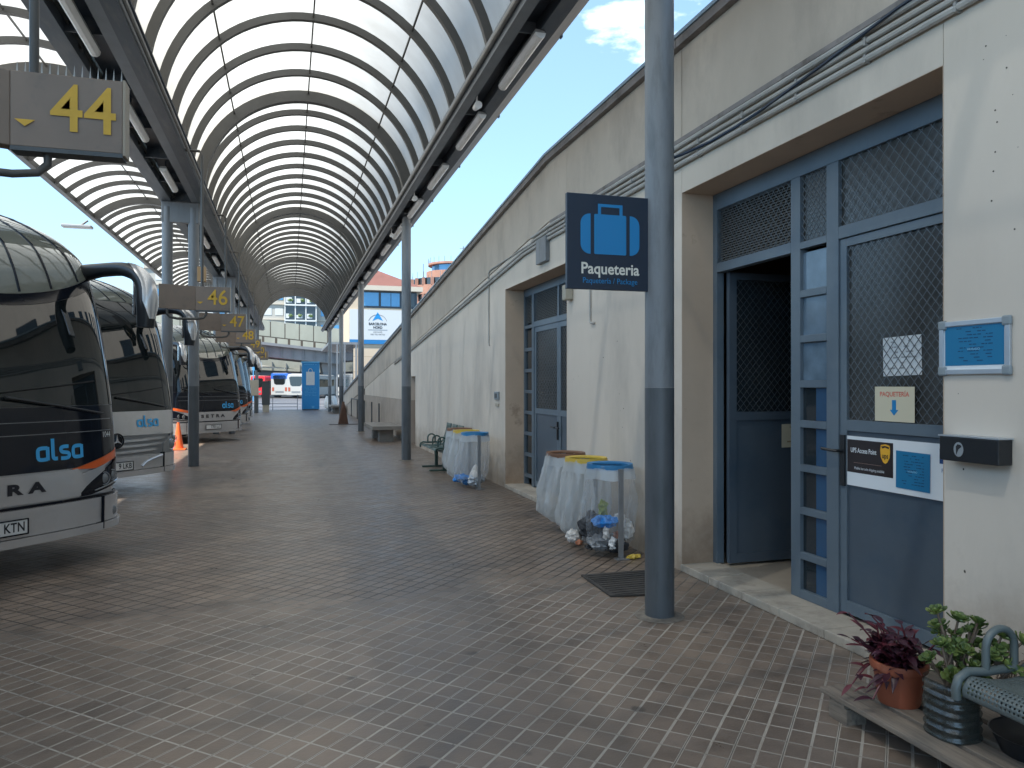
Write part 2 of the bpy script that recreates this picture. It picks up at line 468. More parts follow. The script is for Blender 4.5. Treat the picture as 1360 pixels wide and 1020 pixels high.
    gs = N(t, "ShaderNodeMath", operation='MULTIPLY')
    gs.inputs[1].default_value = .62
    t.links.new(gr.outputs[0], gs.inputs[0])
    mg = N(t, "ShaderNodeMixRGB")
    t.links.new(gs.outputs[0], mg.inputs[0])
    t.links.new(mj2.outputs[0], mg.inputs[1])
    mg.inputs[2].default_value = (0.035, 0.03, 0.027, 1)
    t.links.new(mg.outputs[0], p.inputs["Base Color"])
    rr = N(t, "ShaderNodeMapRange")
    rr.inputs[1].default_value = .3; rr.inputs[2].default_value = .7
    rr.inputs[3].default_value = .26; rr.inputs[4].default_value = .50
    t.links.new(mid.outputs["Fac"], rr.inputs[0])
    t.links.new(rr.outputs[0], p.inputs["Roughness"])
    p.inputs["Specular IOR Level"].default_value = .5
    # height: raised bricks, fine grain, each brick a touch tilted
    inv = N(t, "ShaderNodeMath", operation='SUBTRACT')
    inv.inputs[0].default_value = 1
    t.links.new(jfac, inv.inputs[1])
    ad = N(t, "ShaderNodeMath", operation='MULTIPLY_ADD')
    t.links.new(fine.outputs["Fac"], ad.inputs[0]); ad.inputs[1].default_value = .35
    t.links.new(inv.outputs[0], ad.inputs[2])
    ad2 = N(t, "ShaderNodeMath", operation='MULTIPLY_ADD')
    t.links.new(mid.outputs["Fac"], ad2.inputs[0]); ad2.inputs[1].default_value = 1.6
    t.links.new(ad.outputs[0], ad2.inputs[2])
    bp = N(t, "ShaderNodeBump", Strength=0.55)
    bp.inputs["Distance"].default_value = 0.006
    t.links.new(ad2.outputs[0], bp.inputs["Height"])
    t.links.new(bp.outputs[0], p.inputs["Normal"])
    return m
M['paving'] = mat_paving()

# ------------------------------------------------------------------ mesh helpers
class MB:
    def __init__(s):
        s.v = []; s.f = []
    def add(s, vs, fs):
        o = len(s.v)
        s.v += [tuple(a) for a in vs]
        s.f += [tuple(i + o for i in f) for f in fs]
        return s
    def box(s, x0, x1, y0, y1, z0, z1):
        return s.add([(x0, y0, z0), (x1, y0, z0), (x1, y1, z0), (x0, y1, z0), (x0, y0, z1), (x1, y0, z1), (x1, y1, z1), (x0, y1, z1)],
                     [(0, 3, 2, 1), (4, 5, 6, 7), (0, 1, 5, 4), (1, 2, 6, 5), (2, 3, 7, 6), (3, 0, 4, 7)])
    def prism(s, pts, ax, a, b):
        """polygon pts extruded along axis ax ('x','y','z') from a to b"""
        n = len(pts)
        def mk(p, h):
            return {'x': (h, p[0], p[1]), 'y': (p[0], h, p[1]), 'z': (p[0], p[1], h)}[ax]
        vs = [mk(p, a) for p in pts] + [mk(p, b) for p in pts]
        fs = [tuple(range(n))[::-1], tuple(range(n, 2 * n))] + [(i, (i + 1) % n, n + (i + 1) % n, n + i) for i in range(n)]
        return s.add(vs, fs)
    def fprism(s, pts, o, r, u, th):
        """polygon in the frame o + x*r + y*u, thickness th along r x u"""
        o, r, u = Vector(o), Vector(r), Vector(u)
        nn = r.cross(u).normalized()
        n = len(pts)
        vs = [o + r * p[0] + u * p[1] for p in pts] + [o + r * p[0] + u * p[1] + nn * th for p in pts]
        fs = [tuple(range(n))[::-1], tuple(range(n, 2 * n))] + [(i, (i + 1) % n, n + (i + 1) % n, n + i) for i in range(n)]
        return s.add(vs, fs)
    def tube(s, path, r, n=8, caps=True):
        path = [Vector(p) for p in path]
        k = len(path)
        rs = r if isinstance(r, (list, tuple)) else [r] * k
        vs = []; fs = []
        up = Vector((0, 0, 1))
        pn = None
        for i, p in enumerate(path):
            d = (path[min(i + 1, k - 1)] - path[max(i - 1, 0)]).normalized()
            if pn is None:
                a = up if abs(d.z) < .9 else Vector((1, 0, 0))
                nx = d.cross(a).normalized()
            else:
                nx = (pn - d * pn.dot(d)).normalized()
            pn = nx
            ny = d.cross(nx)
            for j in range(n):
                t = 2 * math.pi * j / n
                vs.append(p + (nx * math.cos(t) + ny * math.sin(t)) * rs[i])
        for i in range(k - 1):
            for j in range(n):
                fs.append((i * n + j, i * n + (j + 1) % n, (i + 1) * n + (j + 1) % n, (i + 1) * n + j))
        if caps:
            fs.append(tuple(range(n))[::-1])
            fs.append(tuple((k - 1) * n + j for j in range(n)))
        return s.add(vs, fs)
    def cyl(s, x, y, z0, z1, r, n=24, r2=None):
        return s.tube([(x, y, z0), (x, y, z1)], [r, r if r2 is None else r2], n)
    def lathe(s, prof, n=28, c=(0, 0, 0), closed=False):
        vs = []; fs = []
        for (r, z) in prof:
            for j in range(n):
                t = 2 * math.pi * j / n
                vs.append((c[0] + r * math.cos(t), c[1] + r * math.sin(t), c[2] + z))
        for i in range(len(prof) - 1):
            for j in range(n):
                fs.append((i * n + j, i * n + (j + 1) % n, (i + 1) * n + (j + 1) % n, (i + 1) * n + j))
        return s.add(vs, fs)
    def grid(s, rows):
        n = len(rows[0])
        vs = [p for r in rows for p in r]
        fs = [(i * n + j, i * n + j + 1, (i + 1) * n + j + 1, (i + 1) * n + j) for i in range(len(rows) - 1) for j in range(n - 1)]
        return s.add(vs, fs)
    def blob(s, c, r, sc_=(1, 1, 1), jit=.25, n=8, m=6, rnd=random):
        vs = []; fs = []
        for i in range(m + 1):
            ph = math.pi * i / m
            for j in range(n):
                t = 2 * math.pi * j / n
                k = r * (1 + rnd.uniform(-jit, jit))
                vs.append((c[0] + k * sc_[0] * math.sin(ph) * math.cos(t), c[1] + k * sc_[1] * math.sin(ph) * math.sin(t), c[2] + k * sc_[2] * math.cos(ph)))
        for i in range(m):
            for j in range(n):
                fs.append((i * n + j, (i + 1) * n + j, (i + 1) * n + (j + 1) % n, i * n + (j + 1) % n))
        return s.add(vs, fs)
    def build(s, name, m, parent=None, smooth=False, bevel=0, world=False, label=None, kind=None):
        me = bpy.data.meshes.new(name)
        off = Vector((0, 0, 0))
        if parent is not None and world:
            q = parent
            while q is not None:
                off += q.location
                q = q.parent
        me.from_pydata([tuple(Vector(v) - off) for v in s.v], [], s.f)
        me.materials.append(m if not isinstance(m, str) else M[m])
        if smooth:
            for p in me.polygons:
                p.use_smooth = True
            try:
                me.set_sharp_from_angle(angle=R(38))
            except Exception:
                pass
        me.update()
        o = bpy.data.objects.new(name, me)
        C.objects.link(o)
        if parent is not None:
            o.parent = parent
        if bevel:
            b = o.modifiers.new("bevel", 'BEVEL')
            b.width = bevel
            b.segments = 2
            b.limit_method = 'ANGLE'
        if label:
            o["label"] = label
        if kind:
            o["kind"] = kind
        return o

def tag(o, label, cat=None, group=None, kind=None):
    o["label"] = label
    if cat: o["category"] = cat
    if group: o["group"] = group
    if kind: o["kind"] = kind
    return o

def thing(name, label, cat, loc=(0, 0, 0), rz=0, group=None):
    o = bpy.data.objects.new(name, None)
    C.objects.link(o)
    o.location = loc
    o.rotation_euler = (0, 0, rz)
    o.empty_display_size = .2
    return tag(o, label, cat, group)

KIDS = {}
def dup(root, loc, rz=None, label=None):
    r = root.copy(); C.objects.link(r)
    r.location = loc
    if rz is not None: r.rotation_euler = (0, 0, rz)
    if label: r["label"] = label
    for ch in list(root.children):
        c = ch.copy(); C.objects.link(c); c.parent = r
        for g in list(ch.children):
            d = g.copy(); C.objects.link(d); d.parent = c
    return r

def structure(o):
    o["kind"] = "structure"
    return o

def textmesh(body, size, bold=0.0, align='CENTER', space=1.0):
    cu = bpy.data.curves.new("lettering", 'FONT')
    cu.body = body
    cu.size = size
    cu.offset = bold
    cu.align_x = align
    cu.align_y = 'CENTER'
    cu.space_character = space
    cu.resolution_u = 4
    to = bpy.data.objects.new("lettering", cu)
    C.objects.link(to)
    dg = bpy.context.evaluated_depsgraph_get()
    me = bpy.data.meshes.new_from_object(to.evaluated_get(dg))
    vs = [tuple(v.co) for v in me.vertices]
    fs = [tuple(p.vertices) for p in me.polygons]
    bpy.data.objects.remove(to)
    bpy.data.curves.remove(cu)
    bpy.data.meshes.remove(me)
    return vs, fs

def text(name, body, size, m, o, r, u, parent=None, bold=0.0, align='CENTER', sx=1.0, world=False, mb=None, space=1.0):
    vs, fs = textmesh(body, size, bold, align, space)
    o, r, u = Vector(o), Vector(r), Vector(u)
    q = mb or MB()
    q.add([o + r * (v[0] * sx) + u * v[1] for v in vs], fs)
    if mb is None:
        return q.build(name, m, parent, world=world)

WEST = ((0, -1, 0), (0, 0, 1))      # frame for surfaces facing -X
SOUTH = ((1, 0, 0), (0, 0, 1))      # frame for surfaces facing -Y
ORD = ["nearest", "second", "third", "fourth", "fifth", "sixth", "seventh", "eighth", "ninth", "tenth", "eleventh", "twelfth", "thirteenth", "fourteenth", "fifteenth", "sixteenth", "seventeenth", "eighteenth", "nineteenth", "twentieth"]
COLY = [4.72, 16.1, 26.6, 36.8, 47.2]
Y0, Y1 = -8.0, 52.0

# ------------------------------------------------------------------ ground
g = MB().grid([[(x, y, -0.12) for x in (-900, -14, 6, 900)] for y in (-300, -10, 52.3, 1200)]).build("ground", 'asphalt')
structure(g)
pv = MB().box(-14, 3.35, -14, 52, -.10, 0).build("pavement", 'paving')
structure(pv)
kb = MB().box(-14, 6, 52.003, 52.25, -.119, 0.003).build("kerb", 'kerb')
structure(kb)
rd = MB().grid([[(x, y, -0.116) for x in (-60, 40)] for y in (54, 100)]).build("road", mat("pale worn asphalt", (0.085, 0.09, 0.105), 0.6, 0, .15, .3))
structure(rd)
for i, yy in enumerate((66.0, 80.0)):
    structure(MB().box(-30, 12, yy, yy + .18, -.112, -.108).build("road_marking", 'white'))
# mat and column footing stain
mt = MB().prism([(2.35, 5.88), (2.33, 5.24), (2.72, 5.18), (2.96, 5.74), (2.93, 5.88)], 'z', 0.004, 0.016)
for k in range(11):
    yy = 5.24 + k * .058
    mt.box(2.37, 2.74 + k * .018, yy, yy + .022, .016, .021)
tag(mt.build("door_mat", 'matfloor'), "dark ribbed mat lying on the paving beside the near grey column", "mat")

# ------------------------------------------------------------------ wall
WX = 3.25
def topz(y): return 4.50 if y < 9.25 else 4.50 - .0915 * (y - 9.25)
def grz(y): return 3.72 if y < 9.25 else 3.72 - .0915 * (y - 9.25)
wall = thing("station_wall", "long beige concrete ramp wall with blue doors, sloping down into the distance", "wall", (WX, 0, 0))
OP = [(3.10, 5.80, 3.26), (8.60, 11.31, 3.10), (20.0, 20.9, 1.85)]     # openings y0, y1, head
def wall_pieces(mb, x0, x1, ya, yb, zb, zt, gap=.006):
    a, b = ya + gap, yb - gap
    mb.add([(x0, a, zb(a)), (x1, a, zb(a)), (x1, b, zb(b)), (x0, b, zb(b)), (x0, a, zt(a)), (x1, a, zt(a)), (x1, b, zt(b)), (x0, b, zt(b))],
           [(0, 3, 2, 1), (4, 5, 6, 7), (0, 1, 5, 4), (1, 2, 6, 5), (2, 3, 7, 6), (3, 0, 4, 7)])
up = MB()
ys = [-8, -5.4, -2.6, .2, 3.0, 5.8, 8.6, 9.25, 11.4, 14.2, 17.0, 19.8, 22.6, 25.4, 28.2, 31, 33.8, 36.6, 39.4, 42.2, 45, 47.5]
for a, b in zip(ys[:-1], ys[1:]):
    ga = 0 if b == 9.25 or a == 9.25 else .006
    wall_pieces(up, WX, WX + .35, a, b, lambda y: grz(y) + .018, topz, ga)
up.build("upper_panels", 'wall_up', wall, world=True)
lo = MB()
seg = [(-8, -5.4), (-5.4, -2.6), (-2.6, .2), (.2, 3.1), (5.8, 8.6), (11.31, 14.2), (14.2, 17.0), (17.0, 19.8), (19.8, 20.0)]
for a, b in seg:
    wall_pieces(lo, WX, WX + .40, a, b, lambda y: 0.0, grz, .004)
for a, b, h in OP[:2]:
    if b < 9:
        wall_pieces(lo, WX, WX + .40, a, b, lambda y, h=h: h, grz, 0)
    else:
        wall_pieces(lo, WX, WX + .40, a, 9.25, lambda y, h=h: h, grz, 0)
        wall_pieces(lo, WX, WX + .40, 9.25, b, lambda y, h=h: h, grz, 0)
wall_pieces(lo, WX, WX + .40, 20.0, 20.9, lambda y: 1.85, grz, 0)
ys2 = [20.9, 22.6, 25.4, 28.2, 31, 33.8, 36.6, 39.4, 42.2, 45, 47.5]
da = MB()
for a, b in zip(ys2[:-1], ys2[1:]):
    dz = lambda y: min(1.18, max(0.02, grz(y) - .02))
    if grz(b) > 1.25:
        wall_pieces(lo, WX, WX + .40, a, b, lambda y: 1.185, grz, .006)
    wall_pieces(da, WX - .002, WX + .40, a, b, lambda y: 0.0, dz, .006)
lo.build("lower_panels", 'wall_low', wall, world=True)
da.build("base_course", 'wall_dado', wall, world=True)
jb = MB()
for a, b in ((-8, 3.0), (5.9, 8.5), (11.45, 19.95), (20.95, 47.5)):
    wall_pieces(jb, WX + .03, WX + .34, a, b, lambda y: 0.0, lambda y: topz(y) - .03, 0)
wall_pieces(jb, WX + .03, WX + .34, 3.0, 5.9, lambda y: 3.4, lambda y: topz(y) - .03, 0)
wall_pieces(jb, WX + .03, WX + .34, 8.5, 11.45, lambda y: 3.3, lambda y: topz(y) - .03, 0)
jb.build("joint_backing", 'joint', wall, world=True)
cp = MB()
for a, b in zip(ys[:-1], ys[1:]):
    wall_pieces(cp, WX - .06, WX + .55, a, b, lambda y: topz(y) + .002, lambda y: topz(y) + .075, 0.004)
cp.build("coping", 'cap', wall, world=True)
ce = MB()
for a, b in ((-8, 9.25), (9.25, 47.5)):
    wall_pieces(ce, WX - .075, WX - .03, a, b, lambda y: topz(y) + .078, lambda y: topz(y) + .11, 0)
ce.build("coping_edge", 'capblue', wall, world=True)
dk = MB()
wall_pieces(dk, WX + .41, 9.5, -8, 9.25, lambda y: 3.9, lambda y: 4.1, 0)
wall_pieces(dk, WX + .41, 9.5, 9.25, 47.5, lambda y: topz(y) - .75, lambda y: topz(y) - .55, 0)
dk.build("ramp_deck", 'concrete', wall, world=True)
rv = MB()      # plastered jambs and heads, 2 mm proud inside the openings
for a, b, h in OP[:2]:
    rv.box(WX + .001, WX + .399, a, a + .003, .05, h - .003)
    rv.box(WX + .001, WX + .399, b - .003, b, .05, h - .003)
    rv.box(WX + .001, WX + .399, a, b, h - .003, h)
rv.build("door_reveal", 'reveal', wall, world=True)
# scars, drilled holes and chips on the wall
hl = MB()
rr_ = random.Random(3)
for (y, z) in [(2.80, 2.42), (2.79, 2.36), (2.80, 2.22), (2.81, 2.13), (2.82, 1.99), (2.74, 2.60), (2.85, 2.75), (2.7, 1.83)]:
    hl.fprism([(.0045 * math.cos(t * .785), .0045 * math.sin(t * .785)) for t in range(8)], (WX, y, z + .5), *WEST, .0015)
for k in range(60):
    y = rr_.choice([rr_.uniform(2.0, 3.05), rr_.uniform(5.85, 8.5), rr_.uniform(11.4, 17)])
    z = rr_.uniform(.15, 3.4)
    a = rr_.uniform(.002, .008)
    hl.fprism([(a * rr_.uniform(.5, 1.4) * math.cos(t * 1.05), a * rr_.uniform(.4, 1.2) * math.sin(t * 1.05)) for t in range(6)], (WX, y, z), *WEST, .001)
hl.build("wall_chips", 'joint', wall, world=True)
# interior rooms
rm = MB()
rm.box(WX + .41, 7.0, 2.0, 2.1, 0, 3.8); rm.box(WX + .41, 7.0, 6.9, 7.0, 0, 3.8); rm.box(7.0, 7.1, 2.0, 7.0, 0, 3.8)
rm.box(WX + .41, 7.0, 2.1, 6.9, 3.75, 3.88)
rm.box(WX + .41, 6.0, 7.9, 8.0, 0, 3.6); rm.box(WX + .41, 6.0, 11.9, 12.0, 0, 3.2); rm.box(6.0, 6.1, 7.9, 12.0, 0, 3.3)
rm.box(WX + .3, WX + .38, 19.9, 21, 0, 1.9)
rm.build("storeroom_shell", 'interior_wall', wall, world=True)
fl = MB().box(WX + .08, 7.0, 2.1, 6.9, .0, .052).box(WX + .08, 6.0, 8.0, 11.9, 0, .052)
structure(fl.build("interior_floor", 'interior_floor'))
sh = MB()
for a, b in ((3.09, 5.81), (8.59, 11.32)):
    n = 6
    for k in range(n):
        y_0 = a + (b - a) * k / n; y_1 = a + (b - a) * (k + 1) / n
        sh.box(WX - .012, WX + .34, y_0 + .003, y_1 - .003, .0015, .062)
sh.build("threshold", 'stone', wall, bevel=.006, world=True)
# shelving seen in the room
sv = thing("storage_shelf", "dark shelving unit with parcels inside the open storeroom", "shelf", (5.6, 4.4, .052))
q = MB()
for z in (.1, .7, 1.3, 1.9):
    q.box(0, .5, -.9, .9, z, z + .03)
for yy in (-.9, .87):
    for xx in (0, .47):
        q.box(xx, xx + .03, yy, yy + .03, 0, 2.1)
q.build("shelf_frame", 'greybox', sv)
rr_ = random.Random(5)
for z in (.13, .73, 1.33):
    y = -.85
    while y < .6:
        wd = rr_.uniform(.2, .38); h = rr_.uniform(.18, .42)
        b = MB().box(5.6 + .04, 5.6 + .42, 4.4 + y, 4.4 + y + wd, .052 + z + .001, .052 + z + h).build("parcel", mat("cardboard", (.30, .20, .11), .8, 0, .1, 5))
        tag(b, "brown cardboard parcel on the storeroom shelving", "parcel", "parcels on the storeroom shelves")
        y += wd + rr_.uniform(.02, .1)

# ------------------------------------------------------------------ grilles and door sets
def mesh_grille(mb, x, ya, yb, za, zb, cell=.062, wd=.0042):
    """diamond mesh in the plane X = x between y and z limits (ya<yb)"""
    W, H = yb - ya, zb - za
    slope = 1.15
    for sgn, dx in ((1, 0), (-1, .0035)):
        c = -H / slope - W
        while c < W + H / slope:
            # line y = c + sgn*(z/slope)
            pts = []
            z0, z1 = 0.0, H
            y0_, y1_ = (c + sgn * z0 / slope, c + sgn * z1 / slope)
            lo_, hi_ = (0.0, 1.0)
            dy = y1_ - y0_
            if dy != 0:
                t0, t1 = (0 - y0_) / dy, (W - y0_) / dy
                if t0 > t1: t0, t1 = t1, t0
                lo_, hi_ = max(lo_, t0), min(hi_, t1)
            if hi_ - lo_ > .01:
                p0 = (ya + y0_ + dy * lo_, za + H * lo_); p1 = (ya + y0_ + dy * hi_, za + H * hi_)
                dv = Vector((p1[0] - p0[0], p1[1] - p0[1])).normalized()
                nv = Vector((-dv.y, dv.x)) * wd / 2
                q = [(p0[0] + nv.x, p0[1] + nv.y), (p1[0] + nv.x, p1[1] + nv.y), (p1[0] - nv.x, p1[1] - nv.y), (p0[0] - nv.x, p0[1] - nv.y)]
                mb.prism(q, 'x', x + dx, x + dx + .003)
            c += cell
    return mb

FX = 3.55     # frame plane (front face)
def bars(mb, x0, x1, rects):
    for (ya, yb, za, zb) in rects:
        mb.box(x0, x1, ya, yb, za, zb)
    return mb

ds = thing("storeroom_doorway", "blue grey metal door set with one leaf open, beside the parcel notices", "door", (FX, 4.45, .06))
T, B_ = 3.256, .063
fr = MB()
bars(fr, FX, FX + .07, [(5.735, 5.797, B_, T), (3.103, 3.16, B_, T),                    # jambs
                        (3.16, 5.735, 3.115, T),                                       # head
                        (4.63, 4.735, B_, 3.115), (4.235, 4.352, B_, 3.115),           # central posts
                        (4.735, 5.735, 2.575, 2.655), (4.352, 4.63, 2.585, 2.636), (3.16, 4.235, 2.585, 2.668)])
zz = [2.585, 2.26, 1.935, 1.61, 1.323, 1.005, .697, .373, .10]
for z in zz[1:]:
    fr.box(FX, FX + .07, 4.352, 4.63, z - .026, z + .026)
fr.box(FX, FX + .07, 4.352, 4.63, B_, .074)
fr.build("frame", 'blue', ds, world=True, bevel=.003)
lz = MB()
for k in range(22):
    z = 2.67 + k * .0205
    lz.add([(FX + .03, 4.74, z), (FX + .03, 5.73, z), (FX + .045, 5.73, z + .013), (FX + .045, 4.74, z + .013)], [(0, 1, 2, 3)])
lz.build("louvre", 'blind', ds, world=True)
MB().box(FX + .06, FX + .064, 4.74, 5.73, 2.66, 3.112).build("louvre_backing", 'dark', ds, world=True)
gp = mesh_grille(MB(), FX + .008, 4.737, 5.733, 2.657, 3.113).build("transom_grille", 'wire', ds, world=True)
mesh_grille(MB(), FX + .008, 4.354, 4.628, 2.638, 3.113, .05).build("transom_grille", 'wire', ds, world=True)
mesh_grille(MB(), FX + .008, 3.162, 4.233, 2.67, 3.113, .082, .005).build("transom_grille", 'wire', ds, world=True)
MB().box(FX + .03, FX + .036, 4.353, 4.629, 2.637, 3.114).build("transom_glass", 'frost', ds, world=True)
MB().box(FX + .03, FX + .036, 3.161, 4.234, 2.669, 3.114).build("transom_glass", 'frost', ds, world=True)
for a, b in zip(zz[:-1], zz[1:]):
    f_ = a > 1.9
    MB().box(FX + .028, FX + .034, 4.353, 4.629, b + .027, a - .027).build("pane", 'glassfilm' if f_ else 'glass', ds, world=True)
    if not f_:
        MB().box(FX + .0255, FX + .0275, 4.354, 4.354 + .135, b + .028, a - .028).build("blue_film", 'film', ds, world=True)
# the blue strips are a reflection painted over the lower panes
# closed leaf
lf = MB()
LX = FX + .012
bars(lf, LX, LX + .045, [(4.17, 4.232, .085, 2.58), (3.163, 3.225, .085, 2.58), (3.225, 4.17, 2.525, 2.58), (3.225, 4.17, 1.30, 1.372), (3.225, 4.17, .085, .17)])
leaf = lf.build("door_leaf", 'blue', ds, world=True, bevel=.002)
MB().box(LX + .014, LX + .03, 3.226, 4.169, .171, 1.299).build("kick_panel", 'blue_dark', leaf, world=True)
MB().box(LX + .022, LX + .028, 3.226, 4.169, 1.373, 2.524).build("glass", 'frost', leaf, world=True)
mesh_grille(MB(), LX + .004, 3.227, 4.168, 1.374, 2.523, .062).build("grille", 'wire', leaf, world=True)
hd = MB().box(LX - .012, LX - .001, 4.178, 4.222, .93, 1.27)
hd.tube([(LX - .012, 4.20, 1.16), (LX - .06, 4.20, 1.165), (LX - .07, 4.215, 1.165), (LX - .07, 4.33, 1.17)], .010, 8)
hd.build("handle", 'black', leaf, world=True, smooth=False)
# open leaf, swung inwards on the far jamb
ol = MB()
HY = 5.70
a0, a1 = FX + .075, FX + .075 + .95
ol.box(a0, a0 + .07, HY - .045, HY, .075, 2.57).box(a1 - .07, a1, HY - .045, HY, .075, 2.57)
ol.box(a0 + .07, a1 - .07, HY - .045, HY, 2.51, 2.57).box(a0 + .07, a1 - .07, HY - .045, HY, 1.30, 1.372).box(a0 + .07, a1 - .07, HY - .045, HY, .075, .15)
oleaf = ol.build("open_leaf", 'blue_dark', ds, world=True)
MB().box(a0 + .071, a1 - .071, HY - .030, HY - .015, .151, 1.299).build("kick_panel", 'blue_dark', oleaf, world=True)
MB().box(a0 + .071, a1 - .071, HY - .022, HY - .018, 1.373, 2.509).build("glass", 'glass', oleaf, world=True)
q = MB()
tmp = mesh_grille(MB(), 0, 0, a1 - a0 - .146, 1.374, 2.508, .062)
q.add([(a0 + .073 + v[1], HY - .040 + v[0], v[2]) for v in tmp.v], tmp.f)
q.build("grille", 'wire', oleaf, world=True)
# taped paper on open leaf
pp = MB().fprism([(-.13, -.105), (.13, -.10), (.128, .105), (-.13, .10)], (a1 - .30, HY - .0455, 1.16), *SOUTH, .001)
po = pp.build("paper_notice", 'paper_cream')
tag(po, "cream handwritten paper taped on the open inner blue door", "notice")
ln = MB()
for k, (zx, wdt, h) in enumerate([(.07, .10, .008), (.03, .05, .008), (-.01, .08, .008), (-.06, .15, .014)]):
    ln.box(a1 - .30 - wdt / 2, a1 - .30 + wdt / 2, HY - .048, HY - .0472, 1.16 + zx, 1.16 + zx + h)
ln.build("writing", mat("faded pencil", (.35, .27, .16), .8), po)

# notices on the closed leaf (paper sits on the leaf, frame plane X = LX)
def scribble(mb, o, w, h, rows, r, u, th=.0006, seed=1, fill=.55, marg=.08):
    rn = random.Random(seed)
    for k in range(rows):
        y = h / 2 - h * (k + .8) / (rows + .8)
        x = -w / 2 + w * marg + rn.random() * w * .12
        while x < w / 2 - w * marg:
            l = rn.uniform(.03, .12) * w
            if rn.random() < fill:
                e = min(x + l, w / 2 - w * marg)
                hh = h / rows * .26
                mb.fprism([(x, y), (e, y), (e, y + hh), (x, y + hh)], o, r, u, th)
            x += l + .02 * w
def sheet(name, label, cat, o, w, h, m, fr_=WEST, rot=0.0, sk=0.0):
    c_, s_ = math.cos(rot), math.sin(rot)
    r = Vector(fr_[0]) * c_ + Vector(fr_[1]) * s_
    u = Vector(fr_[1]) * c_ - Vector(fr_[0]) * s_
    ob = MB().fprism([(-w / 2, -h / 2), (w / 2, -h / 2), (w / 2, h / 2), (-w / 2, h / 2)], o, r, u, .0012).build(name, m)
    tag(ob, label, cat)
    return ob, r, u
wp, r_, u_ = sheet("paper_notice", "white printed sheet behind the diamond grille of the right door leaf", "notice", (LX + .0205, 3.72, 1.78), .30, .24, 'paper', rot=.02)
q = MB(); scribble(q, (LX + .0185, 3.72, 1.78), .28, .22, 6, r_, u_, seed=2, fill=.5); q.build("print", mat("grey print", (.35, .37, .38), .7), wp)
sp, r_, u_ = sheet("paper_sign", "cream sheet with red word and blue arrow taped over the grille", "notice", (LX - .002, 3.757, 1.485), .315, .215, 'paper_cream')
text("word", "PAQUETERÍA", .040, 'red_ink', (LX - .0038, 3.757, 1.545), *WEST, sp, bold=.0008)
MB().fprism([(-.016, .05), (-.016, -.01), (-.034, -.01), (0, -.045), (.034, -.01), (.016, -.01), (.016, .05)], (LX - .0038, 3.757, 1.46), *WEST, .0006).build("arrow", 'signblue', sp)
bn, r_, u_ = sheet("parcel_point_banner", "long white printed banner across the right door leaf below the grille", "sign", (LX - .002, 3.70, 1.105), .925, .325, 'paper')
BX = LX - .0036
MB().fprism([(-.4600, -.075), (-.065, -.075), (-.065, .140), (-.4600, .140)], (BX, 3.70, 1.105), *WEST, .0006).build("dark_panel", 'upsbrown', bn)
BX2 = LX - .0046
text("words", "UPS Access Point", .044, 'paper', (BX2, 4.015, 1.175), *WEST, bn, sx=.72, bold=.0006)
text("words", "Mobile barcode shipping available", .024, 'paper', (BX2, 3.965, 1.06), *WEST, bn, sx=.80)
MB().fprism([(-.12, 0), (.12, 0), (.12, .0015), (-.12, .0015)], (BX2, 3.98, 1.095), *WEST, .0005).build("rule", mat("rule", (.4, .25, .2), .6), bn)
shd = [(-.036, .055), (0, .062), (.036, .055), (.040, .02), (.036, -.02), (.018, -.05), (0, -.06), (-.018, -.05), (-.036, -.02), (-.040, .02)]
MB().fprism(shd, (BX2, 3.828, 1.172), *WEST, .0006).build("shield", 'gold', bn)
text("word", "ups", .045, 'upsbrown', (BX2 - .0012, 3.828, 1.160), *WEST, bn, bold=.001, sx=.85)
MB().fprism([(-.034, .048), (0, .054), (.034, .048), (.03, .036), (0, .044), (-.02, .036)], (BX2 - .0012, 3.828, 1.170), *WEST, .0004).build("arc", 'upsbrown', bn)
MB().fprism([(0, 0), (.14, 0), (.14, .085), (0, .085)], (BX2, 3.42, 1.155), *WEST, .0006).build("blue_panel", mat("navy panel", (.012, .06, .2), .5), bn)
ar = [(.035 * math.cos(R(a)), .022 * math.sin(R(a))) for a in range(150, 400, 14)] + [(.026 * math.cos(R(a)), .012 * math.sin(R(a)) + .004) for a in range(395, 150, -14)]
MB().fprism(ar, (BX2 - .0008, 3.365, 1.195), *WEST, .0004).build("swoosh", 'paper', bn)
text("word", "Pan", .032, 'inkblue', (BX2, 3.385, 1.115), *WEST, bn)
text("word", "mo", .018, 'inkblue', (BX2, 3.36, 1.085), *WEST, bn)
bp_, r_, u_ = sheet("paper_notice", "blue timetable sheet stuck over the white banner on the door", "notice", (BX2 - .001, 3.612, 1.09), .255, .225, 'paper_blue', rot=-.012)
def bluenotice(par, o, w, h, seed):
    q = MB(); scribble(q, (o[0] - .0018, o[1], o[2]), w * .86, h * .9, 11, *WEST, seed=seed, fill=.6, marg=.12)
    q.build("print", mat("dark blue print", (.004, .055, .14), .6), par)
    text("word", "HORARIO", h * .07, 'paper_cream', (o[0] - .0019, o[1], o[2] + h * .45 - h * .03), *WEST, par)
    text("word", "HORARIO", h * .075, mat("pale print", (.30, .60, .80), .6), (o[0] - .003, o[1], o[2] - h * .03), *WEST, par)
q = MB(); scribble(q, (BX2 - .0026, 3.612, 1.09), .225, .2, 11, *WEST, seed=9, fill=.6, marg=.12)
q.build("print", mat("dark blue print", (.004, .055, .14), .6), bp_)
text("word", "HORARIO", .016, mat("pale print", (.30, .60, .80), .6), (BX2 - .0032, 3.612, 1.085), *WEST, bp_)

